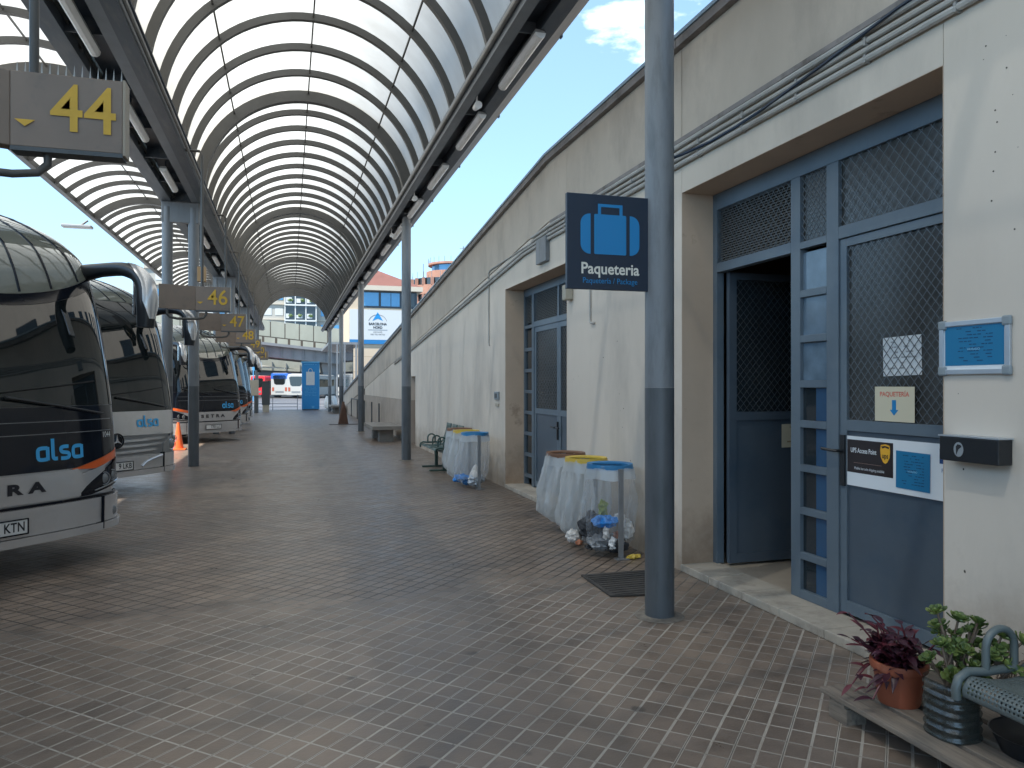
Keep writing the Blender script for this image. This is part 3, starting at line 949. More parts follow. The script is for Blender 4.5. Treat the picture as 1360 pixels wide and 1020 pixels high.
# framed notice on the wall
fy, fz = 2.912, 1.79
fn = thing("notice_frame", "aluminium snap frame holding a blue timetable, on the wall right of the door", "frame", (WX, fy, fz))
q = MB()
W2, H2 = .20, .135
for (a, b, c_, d) in [(-W2, W2, H2 - .026, H2), (-W2, W2, -H2, -H2 + .026), (-W2, -W2 + .026, -H2 + .026, H2 - .026), (W2 - .026, W2, -H2 + .026, H2 - .026)]:
    q.box(WX - .018, WX - .001, fy - b, fy - a, fz + c_, fz + d)
q.build("frame", 'alu', fn, world=True, bevel=.003)
q = MB()
for sy in (-1, 1):
    for sz in (-1, 1):
        cy, cz = fy + sy * (W2 - .018), fz + sz * (H2 - .018)
        q.box(WX - .022, WX - .0008, cy - .024, cy + .024, cz - .024, cz + .024)
q.build("corner", 'alu_corner', fn, world=True, bevel=.009)
MB().box(WX - .008, WX - .002, fy - W2 + .025, fy + W2 - .025, fz - H2 + .025, fz + H2 - .025).build("backing", 'paper', fn, world=True)
bl = MB().box(WX - .0095, WX - .0082, fy - W2 + .035, fy + W2 - .032, fz - H2 + .045, fz + H2 - .028).build("timetable", 'paper_blue', fn, world=True)
q = MB(); scribble(q, (WX - .0098, fy, fz + .01), .28, .19, 11, *WEST, seed=4, fill=.6, marg=.12)
q.build("print", mat("dark blue print", (.004, .055, .14), .6), bl, world=True)
text("print", "HORARIO", .016, mat("pale print", (.30, .60, .80), .6), (WX - .0105, fy, fz - .01), *WEST, bl, world=True)

# intercom / black metal box
ic = thing("wall_box", "black metal box with round silver emblem, on the wall under the framed notice", "box", (WX, 2.93, 1.275))
MB().box(WX - .09, WX - .001, 2.71, 3.04, 1.225, 1.345).build("casing", 'black', ic, world=True, bevel=.005)
MB().box(WX - .093, WX - .001, 2.705, 3.045, 1.346, 1.353).build("lid", 'alu', ic, world=True)
em = MB().fprism([(.028 * math.cos(t * .393), .036 * math.sin(t * .393)) for t in range(16)], (WX - .0905, 2.925, 1.285), *WEST, .001)
em.build("emblem", mat("pewter badge", (.42, .46, .48), .35, .5), ic, world=True)
q = MB().fprism([(-.012, -.028), (.0, .0), (.018, .014), (.014, .022), (-.004, .026), (-.014, .014)], (WX - .092, 2.925, 1.285), *WEST, .0008)
q.build("emblem_figure", 'ink', ic, world=True)

# conduits
cd = thing("wall_conduits", "bundle of painted conduits running along the wall above the doors", "conduit", (WX, 5, 3.6))
for z, r in ((3.50, .021), (3.555, .018), (3.605, .018), (3.662, .021)):
    yend = 12.2
    pts = [(WX - r - .004, -6, z), (WX - r - .004, 9.2, z)]
    if z < 3.57:
        pts += [(WX - r - .004, 10.3, z - .03), (WX - r - .004, 24, grz(24) - .09 + (z - 3.5))]
    else:
        pts += [(WX - r - .004, 9.9, z - .02)]
    MB().tube(pts, r, 8).build("conduit", 'pipe', cd, smooth=True, world=True)
cl = MB()
y = .5
while y < 9.5:
    for z in (3.50, 3.60):
        MB().box(WX - .045, WX - .0015, y, y + .018, z - .024, z + .024).build("clip", 'gutter', cd, world=True)
    y += .62
MB().box(WX - .012, WX - .0012, -6, 9.2, 3.70, 3.735).build("ledge", 'cap', cd, world=True)
q = MB().tube([(WX - .012, 9.9, 3.58), (WX - .012, 12.2, 3.53), (WX - .012, 12.28, 3.49), (WX - .012, 12.28, 2.3), (WX - .012, 12.24, 2.27)], .012, 6)
tag(q.build("drop_conduit", 'pipe', smooth=True), "thin conduit dropping down the wall left of the far blue door", "conduit")
q = MB().tube([(WX - .012, 7.83, 2.75), (WX - .012, 7.83, 2.33), (WX - .02, 7.80, 2.30), (WX - .02, 7.70, 2.29)], .012, 6)
tag(q.build("drop_conduit", 'pipe', smooth=True), "short bent conduit end on the wall behind the dark blue parcel sign", "conduit")
sag = [(2.46, 4.7, 3.02)]
pa, pb = Vector((2.46, 4.72, 3.14)), Vector((WX - .05, 4.85, 3.50))
def w2p(u, v, X):
    F = Vector((math.sin(YAW), math.cos(YAW), 0)); Rr = Vector((math.cos(YAW), -math.sin(YAW), 0))
    d = F + Rr * ((u - 680) / 1000) + Vector((0, 0, 1)) * ((512 - v) / 1000)
    return Vector((0, 0, 1.6)) + d * (X / d.x)
pb = w2p(1010, 147, WX - .04)
cb = [pa] + [pa.lerp(pb, t) + Vector((0, 0, -.035 * math.sin(math.pi * t))) for t in (.25, .5, .75)] + [pb]
cb += [(WX - .045, 3.9, 3.615), (WX - .05, 3.35, 3.67), (WX - .05, 2.0, 3.72), (WX - .05, -2, 3.74)]
tag(MB().tube(cb, .011, 6).build("cable", 'cable', smooth=True), "dark blue cable strung from the near column to the wall conduits", "cable")
tag(MB().box(WX - .06, WX - .001, 9.22, 9.62, 3.22, 3.55).build("junction_box", 'steel', bevel=.005), "grey junction box on the wall above the far blue door", "junction box")
sw = thing("wall_switch", "small grey switch plate on the wall left of the far blue door", "switch", (WX, 11.76, 1.43))
MB().box(WX - .03, WX - .001, 11.64, 11.88, 1.37, 1.50).build("plate", 'alu_corner', sw, world=True, bevel=.004)
MB().box(WX - .036, WX - .0305, 11.70, 11.82, 1.40, 1.47).build("rocker", 'greybox', sw, world=True)
MB().box(WX - .018, WX - .001, 11.66, 11.86, 1.26, 1.31).build("socket", 'beige', sw, world=True)
tag(MB().box(WX - .10, WX - .001, 8.38, 8.50, 2.62, 2.80).build("wall_speaker", 'beige', bevel=.01), "small beige box on the wall right of the far blue door", "box")

# far door set
d2 = thing("double_door", "closed blue double door with diamond grilles and side panes, farther along the wall", "door", (FX, 9.95, .06))
T2 = 3.096
fr = MB()
bars(fr, FX, FX + .07, [(11.25, 11.307, B_, T2), (8.603, 8.66, B_, T2), (8.66, 11.25, 2.98, T2), (10.80, 10.90, B_, 2.98),
                        (8.66, 10.80, 2.48, 2.56), (10.9, 11.25, 2.48, 2.53), (9.70, 9.76, 2.56, 2.98)])
zz2 = [2.48, 2.155, 1.83, 1.505, 1.18, .855, .53, .205]
for z in zz2[1:]:
    fr.box(FX, FX + .07, 10.90, 11.25, z - .026, z + .026)
fr.build("frame", 'blue', d2, world=True)
for a, b in zip(zz2[:-1], zz2[1:]):
    MB().box(FX + .028, FX + .034, 10.901, 11.249, b + .027, a - .027).build("pane", 'glass', d2, world=True)
lz = MB()
for k in range(18):
    z = 2.57 + k * .0225
    for a, b in ((8.665, 9.695), (9.765, 10.795), (10.905, 11.245)):
        if a > 10.8 and z < 2.55: continue
        lz.add([(FX + .03, a, z), (FX + .03, b, z), (FX + .045, b, z + .014), (FX + .045, a, z + .014)], [(0, 1, 2, 3)])
lz.build("louvre", 'blind', d2, world=True)
MB().box(FX + .06, FX + .064, 8.66, 11.25, 2.531, 2.979).build("louvre_backing", 'dark', d2, world=True)
for a, b in ((8.662, 9.698), (9.762, 10.798), (10.902, 11.248)):
    mesh_grille(MB(), FX + .008, a, b, 2.562, 2.978, .075, .005).build("transom_grille", 'wire', d2, world=True)
for a, b in ((8.663, 9.73), (9.735, 10.797)):
    q = bars(MB(), LX, LX + .045, [(a, a + .07, .085, 2.475), (b - .07, b, .085, 2.475), (a + .07, b - .07, 2.40, 2.475), (a + .07, b - .07, 1.18, 1.26), (a + .07, b - .07, .085, .17)])
    l2 = q.build("door_leaf", 'blue', d2, world=True)
    MB().box(LX + .014, LX + .03, a + .071, b - .071, .171, 1.179).build("kick_panel", 'blue_dark', l2, world=True)
    MB().box(LX + .022, LX + .028, a + .071, b - .071, 1.261, 2.399).build("glass", 'frost' if a > 9 else 'dark', l2, world=True)
    mesh_grille(MB(), LX + .004, a + .072, b - .072, 1.262, 2.398, .07, .005).build("grille", 'wire', l2, world=True)
q = MB().box(LX - .02, LX - .001, 9.745, 9.785, .85, 1.10).tube([(LX - .02, 9.76, 1.02), (LX - .06, 9.76, 1.02), (LX - .06, 9.90, 1.02)], .012, 8)
q.tube([(LX - .02, 9.70, 1.02), (LX - .06, 9.70, 1.02), (LX - .06, 9.58, 1.02)], .012, 8)
q.build("handle", 'black', d2, world=True)
q = MB().box(WX + .2, WX + .24, 20.02, 20.88, .02, 1.83)
tag(q.build("service_door", mat("brown service door", (.15, .10, .08), .6)), "low brown service door set into the wall beyond the seats", "door")

# ------------------------------------------------------------------ main vault canopy
CXM, CZ, RO = 0.39, 5.46, 2.2
def arc(cx, r, a0, a1, n, y, cz=CZ):
    return [(cx + r * math.cos(R(a0 + (a1 - a0) * i / n)), y, cz + r * math.sin(R(a0 + (a1 - a0) * i / n))) for i in range(n + 1)]
def ribmesh(cx, r0, r1, a0, a1, n, wy, legs=None, cz=CZ):
    prof = [(math.cos(R(a0 + (a1 - a0) * i / n)), math.sin(R(a0 + (a1 - a0) * i / n))) for i in range(n + 1)]
    outer = [(cx + r1 * c, cz + r1 * s) for c, s in prof]
    inner = [(cx + r0 * c, cz + r0 * s) for c, s in prof]
    if legs is not None:
        if legs[0] is not None:
            outer = [(outer[0][0], legs[0])] + outer; inner = [(inner[0][0], legs[0])] + inner
        if legs[1] is not None:
            outer = outer + [(outer[-1][0], legs[1])]; inner = inner + [(inner[-1][0], legs[1])]
    rows = []
    m = len(outer)
    for (P, yy) in ((outer, -wy / 2), (outer, wy / 2), (inner, wy / 2), (inner, -wy / 2)):
        rows.append([(p[0], yy, p[1]) for p in P])
    mb = MB()
    vs = [p for r_ in rows for p in r_]
    fs = []
    for k in range(4):
        k2 = (k + 1) % 4
        for i in range(m - 1):
            fs.append((k * m + i, k * m + i + 1, k2 * m + i + 1, k2 * m + i))
    fs += [(0, m, 2 * m, 3 * m), (m - 1, 2 * m - 1, 3 * m - 1, 4 * m - 1)]
    mb.add(vs, fs)
    return mb

def ylist():
    out = []
    ks = [4.72 - 20.9, 4.72 - 10.45] + COLY + [57]
    for a, b in zip(ks[:-1], ks[1:]):
        for i in range(10):
            y = a + (b - a) * i / 10
            out.append((y, i == 0))
    return [(y, t) for y, t in out if Y0 <= y <= Y1]
YL = ylist()
def vault(name, label, cx, a0, a1, legs, purl):
    rt = thing(name, label, "canopy", (0, 0, 5.2))
    base = ribmesh(cx, RO - .125, RO - .008, a0, a1, 40, .085, legs)
    thick = ribmesh(cx, RO - .22, RO + .03, a0, a1, 40, .15, legs)
    bo = base.build("rib", 'rib', rt, smooth=True)
    to = thick.build("main_arch", 'rib', rt, smooth=True)
    fb = ft = True
    for y, th in YL + [(Y1, False)]:
        src = to if th else bo
        if th and ft: o = to; ft = False
        elif not th and fb: o = bo; fb = False
        else:
            o = src.copy(); C.objects.link(o); o.parent = rt
        o.location = (0, y, -5.2)
    bays = [Y0] + [c for c in COLY] + [Y1]
    for a, b in zip(bays[:-1], bays[1:]):
        n = 36
        rows = [[(p[0], yy, p[2]) for p in arc(cx, RO, a0, a1, n, yy)] for yy in (a, b)]
        if legs[0] is not None:
            rows = [[(r_[0][0], r_[0][1], legs[0])] + r_ for r_ in rows]
        if legs[1] is not None:
            rows = [r_ + [(r_[-1][0], r_[-1][1], legs[1])] for r_ in rows]
        MB().grid(rows).build("roof_sheet", 'panel', rt, smooth=True, world=True)
    for a in purl:
        p = (cx + (RO - .06) * math.cos(R(a)), CZ + (RO - .06) * math.sin(R(a)))
        MB().box(p[0] - .012, p[0] + .012, Y0, Y1, p[1] - .016, p[1] + .016).build("purlin", 'rib', rt, world=True)
    return rt
mv = vault("vault_canopy", "tall barrel vault canopy of grey ribs and translucent sheets over the platform", CXM, 0, 180, (5.28, 5.28), (48, 90, 132))
CXL = -4.36
lv = vault("side_canopy", "partial barrel vault canopy over the buses, open on its left side", CXL, 0, 136, (5.28, None), (52, 90))
q = MB()
ex, ez = CXL + (RO) * math.cos(R(136)), CZ + RO * math.sin(R(136))
q.box(ex - .09, ex + .05, Y0, Y1, ez - .10, ez + .05)
q.build("edge_beam", 'rib', lv, world=True)

def spikes(mb, pts, h=.11, rnd=random.Random(2)):
    for (x, y, z) in pts:
        for k in range(2):
            dx, dy = rnd.uniform(-.5, .5) * h, rnd.uniform(-.35, .35) * h
            a = .0016
            mb.add([(x - a, y, z), (x + a, y, z), (x, y + a, z), (x + dx, y + dy, z + h)], [(0, 1, 3), (1, 2, 3), (2, 0, 3)])
    return mb
# right beam
rb = thing("canopy_beam", "long dark blue grey edge beam carrying the right side of the vault", "beam", (2.43, 0, 5.2))
MB().box(2.13, 2.25, Y0, Y1, 5.20, 5.44).build("inner_rail", 'beam_light', rb, world=True)
MB().box(2.25, 2.50, Y0, Y1, 5.36, 5.44).build("recess", 'beam_dark', rb, world=True)
MB().prism([(2.46, 5.22), (2.60, 5.20), (2.60, 5.42), (2.46, 5.42)], 'y', Y0, Y1).build("middle_rail", 'beam', rb, world=True)
MB().prism([(2.602, 5.205), (2.74, 5.26), (2.74, 5.46), (2.602, 5.46)], 'y', Y0, Y1).build("outer_rail", 'beam', rb, world=True)
MB().tube([(2.10, Y0, 5.30), (2.10, Y1, 5.30)], .028, 8).build("pipe", 'gutter', rb, world=True, smooth=True)
q = MB()
y = Y0 + .7
while y < Y1:
    q.box(2.25, 2.46, y, y + .02, 5.24, 5.36)
    q.box(2.741, 2.755, y, y + .06, 5.25, 5.33)
    y += 2.45
q.build("bracket", 'beam_light', rb, world=True)
pts = []
y = 6.0
while y < 30:
    pts += [(2.17, y, 5.44)]
    y += .045
spikes(MB(), pts, .08).build("bird_spikes", 'spike', rb, world=True, kind='stuff')
# left double beam
lb = thing("canopy_beam", "wide dark valley beam between the two vaults above the bays", "beam", (-1.95, 0, 5.2))
MB().box(-2.40, -2.20, Y0, Y1, 5.20, 5.36).build("outer_rail", 'beam', lb, world=True)
MB().box(-1.84, -1.70, Y0, Y1, 5.22, 5.40).build("inner_rail", 'beam_light', lb, world=True)
MB().box(-1.70, -1.54, Y0, Y1, 5.20, 5.44).build("gutter", 'beam', lb, world=True)
MB().box(-2.40, -1.70, Y0, Y1, 5.40, 5.46).build("recess", 'beam_dark', lb, world=True)
MB().tube([(-1.50, Y0, 5.27), (-1.50, Y1, 5.27)], .025, 8).build("pipe", 'gutter', lb, world=True, smooth=True)
MB().tube([(-1.50, Y0, 5.38), (-1.50, Y1, 5.38)], .016, 8).build("pipe", 'beam_dark', lb, world=True, smooth=True)
q = MB()
y = Y0 + .4
while y < Y1:
    q.box(-2.20, -1.84, y, y + .025, 5.23, 5.40)
    q.tube([(-2.2, y + .2, 5.33), (-2.10, y + .2, 5.27), (-2.04, y + .24, 5.33)], .012, 5)
    y += 1.48
q.build("bracket", 'beam', lb, world=True)
pts = []
y = 5.0
while y < 30:
    pts += [(-1.58, y, 5.44)]
    y += .045
spikes(MB(), pts, .09).build("bird_spikes", 'spike', lb, world=True, kind='stuff')

# tube lights
def make_lamp(label, loc, L):
    t = thing("tube_light", label, "lamp", loc, 0, None)
    pr = [(-.055, .0), (-.045, -.035), (-.02, -.055), (.02, -.055), (.045, -.035), (.055, .0)]
    MB().prism(pr, 'y', -L / 2 + .06, L / 2 - .06).build("diffuser", 'lampbody', t, smooth=True)
    MB().prism([(a * 1.02, b * 1.02) for a, b in pr], 'y', -L / 2, -L / 2 + .058).prism([(a * 1.02, b * 1.02) for a, b in pr], 'y', L / 2 - .058, L / 2).build("end_cap", 'lampbody', t)
    MB().box(-.05, .05, -L / 2 + .02, L / 2 - .02, .001, .04).build("housing", 'lampcap', t)
    MB().box(-.012, .012, -.4, -.37, .041, .20).box(-.012, .012, .37, .40, .041, .20).build("hanger", 'beam_dark', t)
    return t
l0 = None
ysr = [7.95 + 2.40 * i for i in range(18)]
for i, y in enumerate(ysr):
    lab = "white tube light under the right canopy beam, %s in the row from the camera" % ORD[i]
    if l0 is None: l0 = make_lamp(lab, (2.455, y, 5.185), 1.42)
    else: dup(l0, (2.455, y, 5.185), 0, lab)
ysl = [8.35 + 2.98 * i for i in range(14)]
for i, y in enumerate(ysl):
    dup(l0, (-2.0, y, 5.20), 0, "white tube light under the left valley beam, %s in the row from the camera" % ORD[i])
for o in [x for x in C.objects if x.name.startswith("tube_light")]:
    o["group"] = "tube lights under the canopy beams"
# small cameras / speakers on right beam
def make_cctv(label, loc):
    t = thing("beam_speaker", label, "speaker", loc, 0, "small speakers under the right canopy beam")
    MB().tube([(0, -.09, -.02), (0, .09, .0)], [.05, .035], 10).build("horn", 'lampbody', t, smooth=True)
    MB().box(-.01, .01, -.01, .01, .02, .16).build("bracket", 'lampbody', t)
    return t
c0 = make_cctv("small white speaker under the right canopy beam before the second column", (2.27, 9.2, 5.12))
dup(c0, (2.27, 14.1, 5.12), 0, "small white speaker under the right canopy beam just in front of the second column")
dup(c0, (2.30, 17.6, 5.10), 0, "small white speaker under the right canopy beam just behind the second column")

# ------------------------------------------------------------------ columns
def column(x, y, label, pair=False):
    t = thing("canopy_column", label, "column", (x, y, 0), 0, "steel columns of the canopy")
    q = MB(); q.cyl(0, 0, 1.585, 5.02, .1, 40); q.build("shaft", 'steel', t, smooth=True)
    q = MB(); q.cyl(0, 0, 0.0, 1.584, .101, 40); q.build("painted_base", 'steel_low', t, smooth=True)
    q = MB(); q.cyl(0, 0, 5.02, 5.06, .115, 32); q.cyl(0, 0, 5.06, 5.20, .085, 24); q.build("collar", 'steel', t, smooth=True)
    q = MB(); q.lathe([(.101, .012), (.135, .006), (.17, .002)], 32); q.build("footing", mat("mortar collar", (.17, .15, .125), .9, 0, .3, 20), t)
    return t
names = ["nearest grey steel column, beside the parcel sign and open blue door", "second right hand grey column, beside the rubbish bags and seats",
         "third right hand grey column, next to the concrete bench", "fourth right hand grey column, near the folding board", "farthest right hand grey column near the blue kiosk"]
cbase = column(2.47, COLY[0], names[0])
for y, nme in zip(COLY[1:], names[1:]):
    dup(cbase, (2.42, y, 0), 0, nme)
def colpair(y, label, src=None):
    t = thing("canopy_column_pair", label, "column", (-2.04, y, 0), 0, "twin steel columns of the canopy")
    for dx in (-.24, .24):
        q = MB(); q.cyl(dx, 0, 1.585, 5.10, .1, 32); q.build("shaft", 'steel', t, smooth=True)
        q = MB(); q.cyl(dx, 0, 0.0, 1.584, .101, 32); q.build("painted_base", 'steel_low', t, smooth=True)
    MB().box(-.34, .34, -.085, .085, 4.80, 5.20).build("cap_beam", 'steel', t, bevel=.01)
    return t
p0 = colpair(COLY[1], "nearest twin grey columns joined by a cap, between the second bus and the cone")
dup(p0, (-2.04, COLY[2], 0), 0, "second pair of twin grey columns, just beyond the third bus")
dup(p0, (-2.04, COLY[3], 0), 0, "third pair of twin grey columns, behind the far buses")
dup(p0, (-2.04, COLY[4], 0), 0, "farthest pair of twin grey columns near the grey machine")
dup(p0, (-2.04, COLY[0] - .6, 0), 0, "twin grey columns beside the camera, out at the left")

# ------------------------------------------------------------------ parcel sign on the column
ps = thing("parcel_sign", "dark blue square sign with a blue suitcase, fixed to the near column", "sign", (2.09, 4.70, 2.57))
MB().box(1.778, 2.405, 4.70, 4.735, 2.247, 2.888).build("board", 'navy', ps, world=True, bevel=.003)
SX = 4.6985
def rrect(w, h, r, left=True, right=True, n=6):
    pts = []
    for cx, cy, a, on in ((w / 2 - r, h / 2 - r, 0, right), (-w / 2 + r, h / 2 - r, 90, left), (-w / 2 + r, -h / 2 + r, 180, left), (w / 2 - r, -h / 2 + r, 270, right)):
        if on:
            pts += [(cx + r * math.cos(R(a + 90 * i / n)), cy + r * math.sin(R(a + 90 * i / n))) for i in range(n + 1)]
        else:
            pts += [(cx + (r if a in (0, 270) else -r), cy + (r if a in (0, 90) else -r))]
    return pts
q = MB()
cxs, czs = 2.09, 2.62
q.fprism(rrect(.235, .27, .01), (cxs, SX, czs), *SOUTH, .001)
q.fprism(rrect(.072, .27, .065, True, False), (cxs - .180, SX, czs), *SOUTH, .001)
q.fprism(rrect(.072, .27, .065, False, True), (cxs + .180, SX, czs), *SOUTH, .001)
q.fprism([(-.09, .135), (-.09, .205), (.09, .205), (.09, .135), (.068, .135), (.068, .185), (-.068, .185), (-.068, .135)][::-1], (cxs, SX, czs), *SOUTH, .001)
q.build("suitcase_symbol", 'signblue', ps, world=True)
text("lettering", "Paqueteria", .106, 'signwhite', (cxs, SX - .001, 2.385), *SOUTH, ps, bold=.0022, world=True, sx=.95)
text("lettering", "Paquetería / Package", .053, 'signblue', (cxs, SX - .001, 2.305), *SOUTH, ps, world=True, sx=.92)
MB().box(2.36, 2.40, 4.736, 4.76, 2.32, 2.36).box(2.36, 2.40, 4.736, 4.76, 2.78, 2.82).build("bracket", 'steel', ps, world=True)

# ------------------------------------------------------------------ bay number signs
def baysign(num, X, Y, label):
    t = thing("bay_sign", label, "sign", (X, Y, 2.78), 0, "hanging bay number signs")
    W, H, TH = .50, .37, .10
    wx, wy = -.50, -.20
    q = MB().prism([(-W / 2, 0), (W / 2, 0), (W / 2, TH), (-W / 2, TH)], 'y', 0, 0) if False else MB()
    q.box(-W / 2, W / 2, 0, TH, 0, H)
    q.build("face_box", 'baysign', t, bevel=.004)
    q = MB().prism([(-W / 2 - .001, 0), (-W / 2 - .001, TH), (-W / 2 + wx, TH + wy), (-W / 2 + wx, wy)], 'z', 0, H)
    q.build("side_wing", 'baysign', t, bevel=.004)
    MB().box(W / 2 + .001, W / 2 + .012, -.004, TH + .004, -.01, H + .004).build("end_trim", 'bayedge', t)
    MB().box(-W / 2, W / 2, -.004, TH + .002, -.022, -.001).build("bottom_trim", 'greybox', t)
    text("number", num, .335, 'yellow', (.075, -.0065, H * .52), *SOUTH, t, bold=.003, sx=.90)
    MB().fprism([(-.045, .016), (0, -.018), (.045, .016)][::-1], (-.185, -.0065, .115), *SOUTH, .001).build("arrow", 'yellow', t)
    q = MB().tube([(-.16, TH / 2, H), (-.16, TH / 2, 2.44), (-.20, TH / 2, 2.50), (-.42, TH / 2, 2.50)], .022, 10)
    q.build("hanger_pipe", 'rib', t, smooth=True)
    q = MB().tube([(-.10, .05, -.02), (-.10, .05, -.07), (-.14, .03, -.12), (-.24, 0, -.14), (-.50, -.10, -.15), (-.60, -.14, -.13), (-.64, -.15, -.08), (-.64, -.15, 0.0)], .02, 10)
    q.build("lower_hoop", 'rib', t, smooth=True)
    q = MB()
    for k in range(14):
        x = -W / 2 + .02 + k * .036
        q.add([(x - .005, TH * .3, H), (x + .005, TH * .3, H), (x, TH * .3 + .006, H), (x + .002, TH * .3, H + .07)], [(0, 1, 3), (1, 2, 3), (2, 0, 3)])
    q.build("bird_spikes", 'spike', t)
    return t
baysign("44", -1.06, 4.24, "taupe hanging sign with yellow number 44, nearest the camera")
for k, (n_, y) in enumerate([("46", 12.68), ("47", 17.34), ("48", 22.0), ("49", 26.65), ("50", 31.3), ("51", 35.95)]):
    baysign(n_, -1.14, y, "taupe hanging sign with yellow number %s above the bays" % n_)
hb = thing("hanging_box", "small tan box on a thin pole between the columns and sign 46", "box", (-1.58, 15.4, 3.57))
MB().box(-.075, .075, -.06, .06, 0, .28).build("casing", mat("tan box", (.40, .24, .11), .6), hb, bevel=.005)
MB().tube([(0, 0, .281), (0, 0, 1.64)], .035, 8).build("pole", 'rib', hb, smooth=True)
# awning lamp on the far left edge
fl_ = thing("flood_light", "small floodlight bracket on the outer edge of the left vault", "lamp", (-6.0, 26.3, 6.75))
MB().tube([(.0, 0, 0), (-.12, 0, -.10), (-.20, 0, -.16)], .03, 6).build("arm", 'rib', fl_, smooth=True)
MB().box(-.72, .12, -.16, .16, -.25, -.165).build("head", 'lampcap', fl_, bevel=.02)

# ------------------------------------------------------------------ coaches
BW, BD, BN = 1.27, .50, 2.8
ZT = [(.0, 0), (.9, 0), (1.3, .03), (1.8, .12), (2.3, .24), (2.6, .33), (2.85, .46), (3.05, .72), (3.2, 1.02), (3.32, 1.38), (3.40, 1.85), (3.45, 2.4)]
WT = [(.0, 1.25), (.9, 1.27), (2.2, 1.26), (2.8, 1.235), (3.05, 1.16), (3.2, 1.06), (3.32, .94), (3.40, .78), (3.45, .55)]
def lerp_t(T, z):
    if z <= T[0][0]: return T[0][1]
    for (a, va), (b, vb) in zip(T[:-1], T[1:]):
        if z <= b:
            k = (z - a) / (b - a)
            return va + (vb - va) * k
    return T[-1][1]
def smooth_t(T, z):
    return (lerp_t(T, z - .06) + 2 * lerp_t(T, z) + lerp_t(T, z + .06)) / 4
def BS(t, z, off=0.0):
    """point of the front surface: t in degrees -90..90, z height, off = proud distance"""
    s, c = math.sin(R(t)), max(math.cos(R(t)), 1e-6)
    W = smooth_t(WT, z) + off
    x = W * math.copysign(abs(s) ** (2 / BN), s)
    y = smooth_t(ZT, z) + BD - (BD + off) * c ** (2 / BN)
    return (x, y, z)
def x2t(x, z=1.0):
    W = smooth_t(WT, z)
    return math.degrees(math.asin(min(1, (abs(x) / W)) ** (BN / 2))) * (1 if x >= 0 else -1)
def patch(xa, xb, zlo, zhi, nx=24, nz=8, off=0.0, edge=True):
    """front patch between lateral positions xa..xb; zlo,zhi functions of t"""
    ta, tb = x2t(xa), x2t(xb)
    if xa <= -BW: ta = -90
    if xb >= BW: tb = 90
    rows = []
    for k in range(nz + 1):
        row = []
        for i in range(nx + 1):
            t = ta + (tb - ta) * i / nx
            x = BS(t, 1.0)[0]
            z = zlo(x) + (zhi(x) - zlo(x)) * k / nz
            row.append(BS(t, z, off))
        rows.append(row)
    mb = MB().grid(rows)
    if edge and off > 0:
        # skirt back to the surface
        loop = [r for r in rows[0]] + [r[-1] for r in rows[1:]] + [r for r in rows[-1][::-1]][1:] + [r[0] for r in rows[::-1]][1:-1]
        ins = []
        for p in loop:
            ins.append((p[0] * (1 - off / 1.3), p[1] + off * 1.1, p[2]))
        n = len(loop)
        o = len(mb.v)
        mb.v += loop + ins
        for i in range(n):
            j = (i + 1) % n
            mb.f.append((o + j, o + i, o + n + i, o + n + j))
    return mb
def bus_text(par, body, size, x, z, m, bold=0.0, sx=1.0, off=.004, space=1.0, fit=None):
    vs, fs = textmesh(body, size, bold, 'CENTER', space)
    if fit:
        a0, a1 = min(v[0] for v in vs), max(v[0] for v in vs)
        sx = fit / (a1 - a0)
        vs = [(v[0] - (a0 + a1) / 2, v[1]) for v in vs]
    q = MB()
    pts = []
    for v in vs:
        px, pz = x + v[0] * sx, z + v[1]
        p = BS(x2t(px, pz), pz, off)
        pts.append(p)
    q.add(pts, fs)
    return q.build("lettering", m, par)

def chaikin(p, n=2):
    for _ in range(n):
        q = [p[0]]
        for a, b in zip(p[:-1], p[1:]):
            q += [(a[0] * .75 + b[0] * .25, a[1] * .75 + b[1] * .25), (a[0] * .25 + b[0] * .75, a[1] * .25 + b[1] * .75)]
        p = q + [p[-1]]
    return p
A_ = [[(.80, .90), (.40, .92), (.10, .85), (.08, .50), (.10, .14), (.40, .08), (.80, .12)], [(.80, .98), (.80, .02)]]
L_ = [[(.14, 1.55), (.14, .45), (.16, .10), (.50, .10)]]
S_ = [[(.70, .92), (.30, .93), (.06, .85), (.10, .56), (.40, .50), (.72, .44), (.74, .14), (.45, .07), (.06, .09)]]
def coach_logo(par, x0, z0, h, off):
    q = MB()
    x = x0
    for gl, adv in ((A_, 1.06), (L_, .68), (S_, .98), (A_, 1.0)):
        for li, st in enumerate(gl):
            p = chaikin(st, 2)
            rows = []
            for i in range(len(p)):
                a, b = p[max(0, i - 1)], p[min(len(p) - 1, i + 1)]
                dx, dy = b[0] - a[0], b[1] - a[1]
                L = math.hypot(dx, dy) or 1
                nx, ny = -dy / L * .135, dx / L * .135
                row = []
                for s in (-1, 1):
                    px, pz = x + (p[i][0] + nx * s) * h, z0 + (p[i][1] + ny * s) * h
                    row.append(BS(x2t(px, pz), pz, off + .0008 * li))
                rows.append(row)
            q.grid(rows)
        x += adv * h
    return q.build("lettering", 'alsa', par)

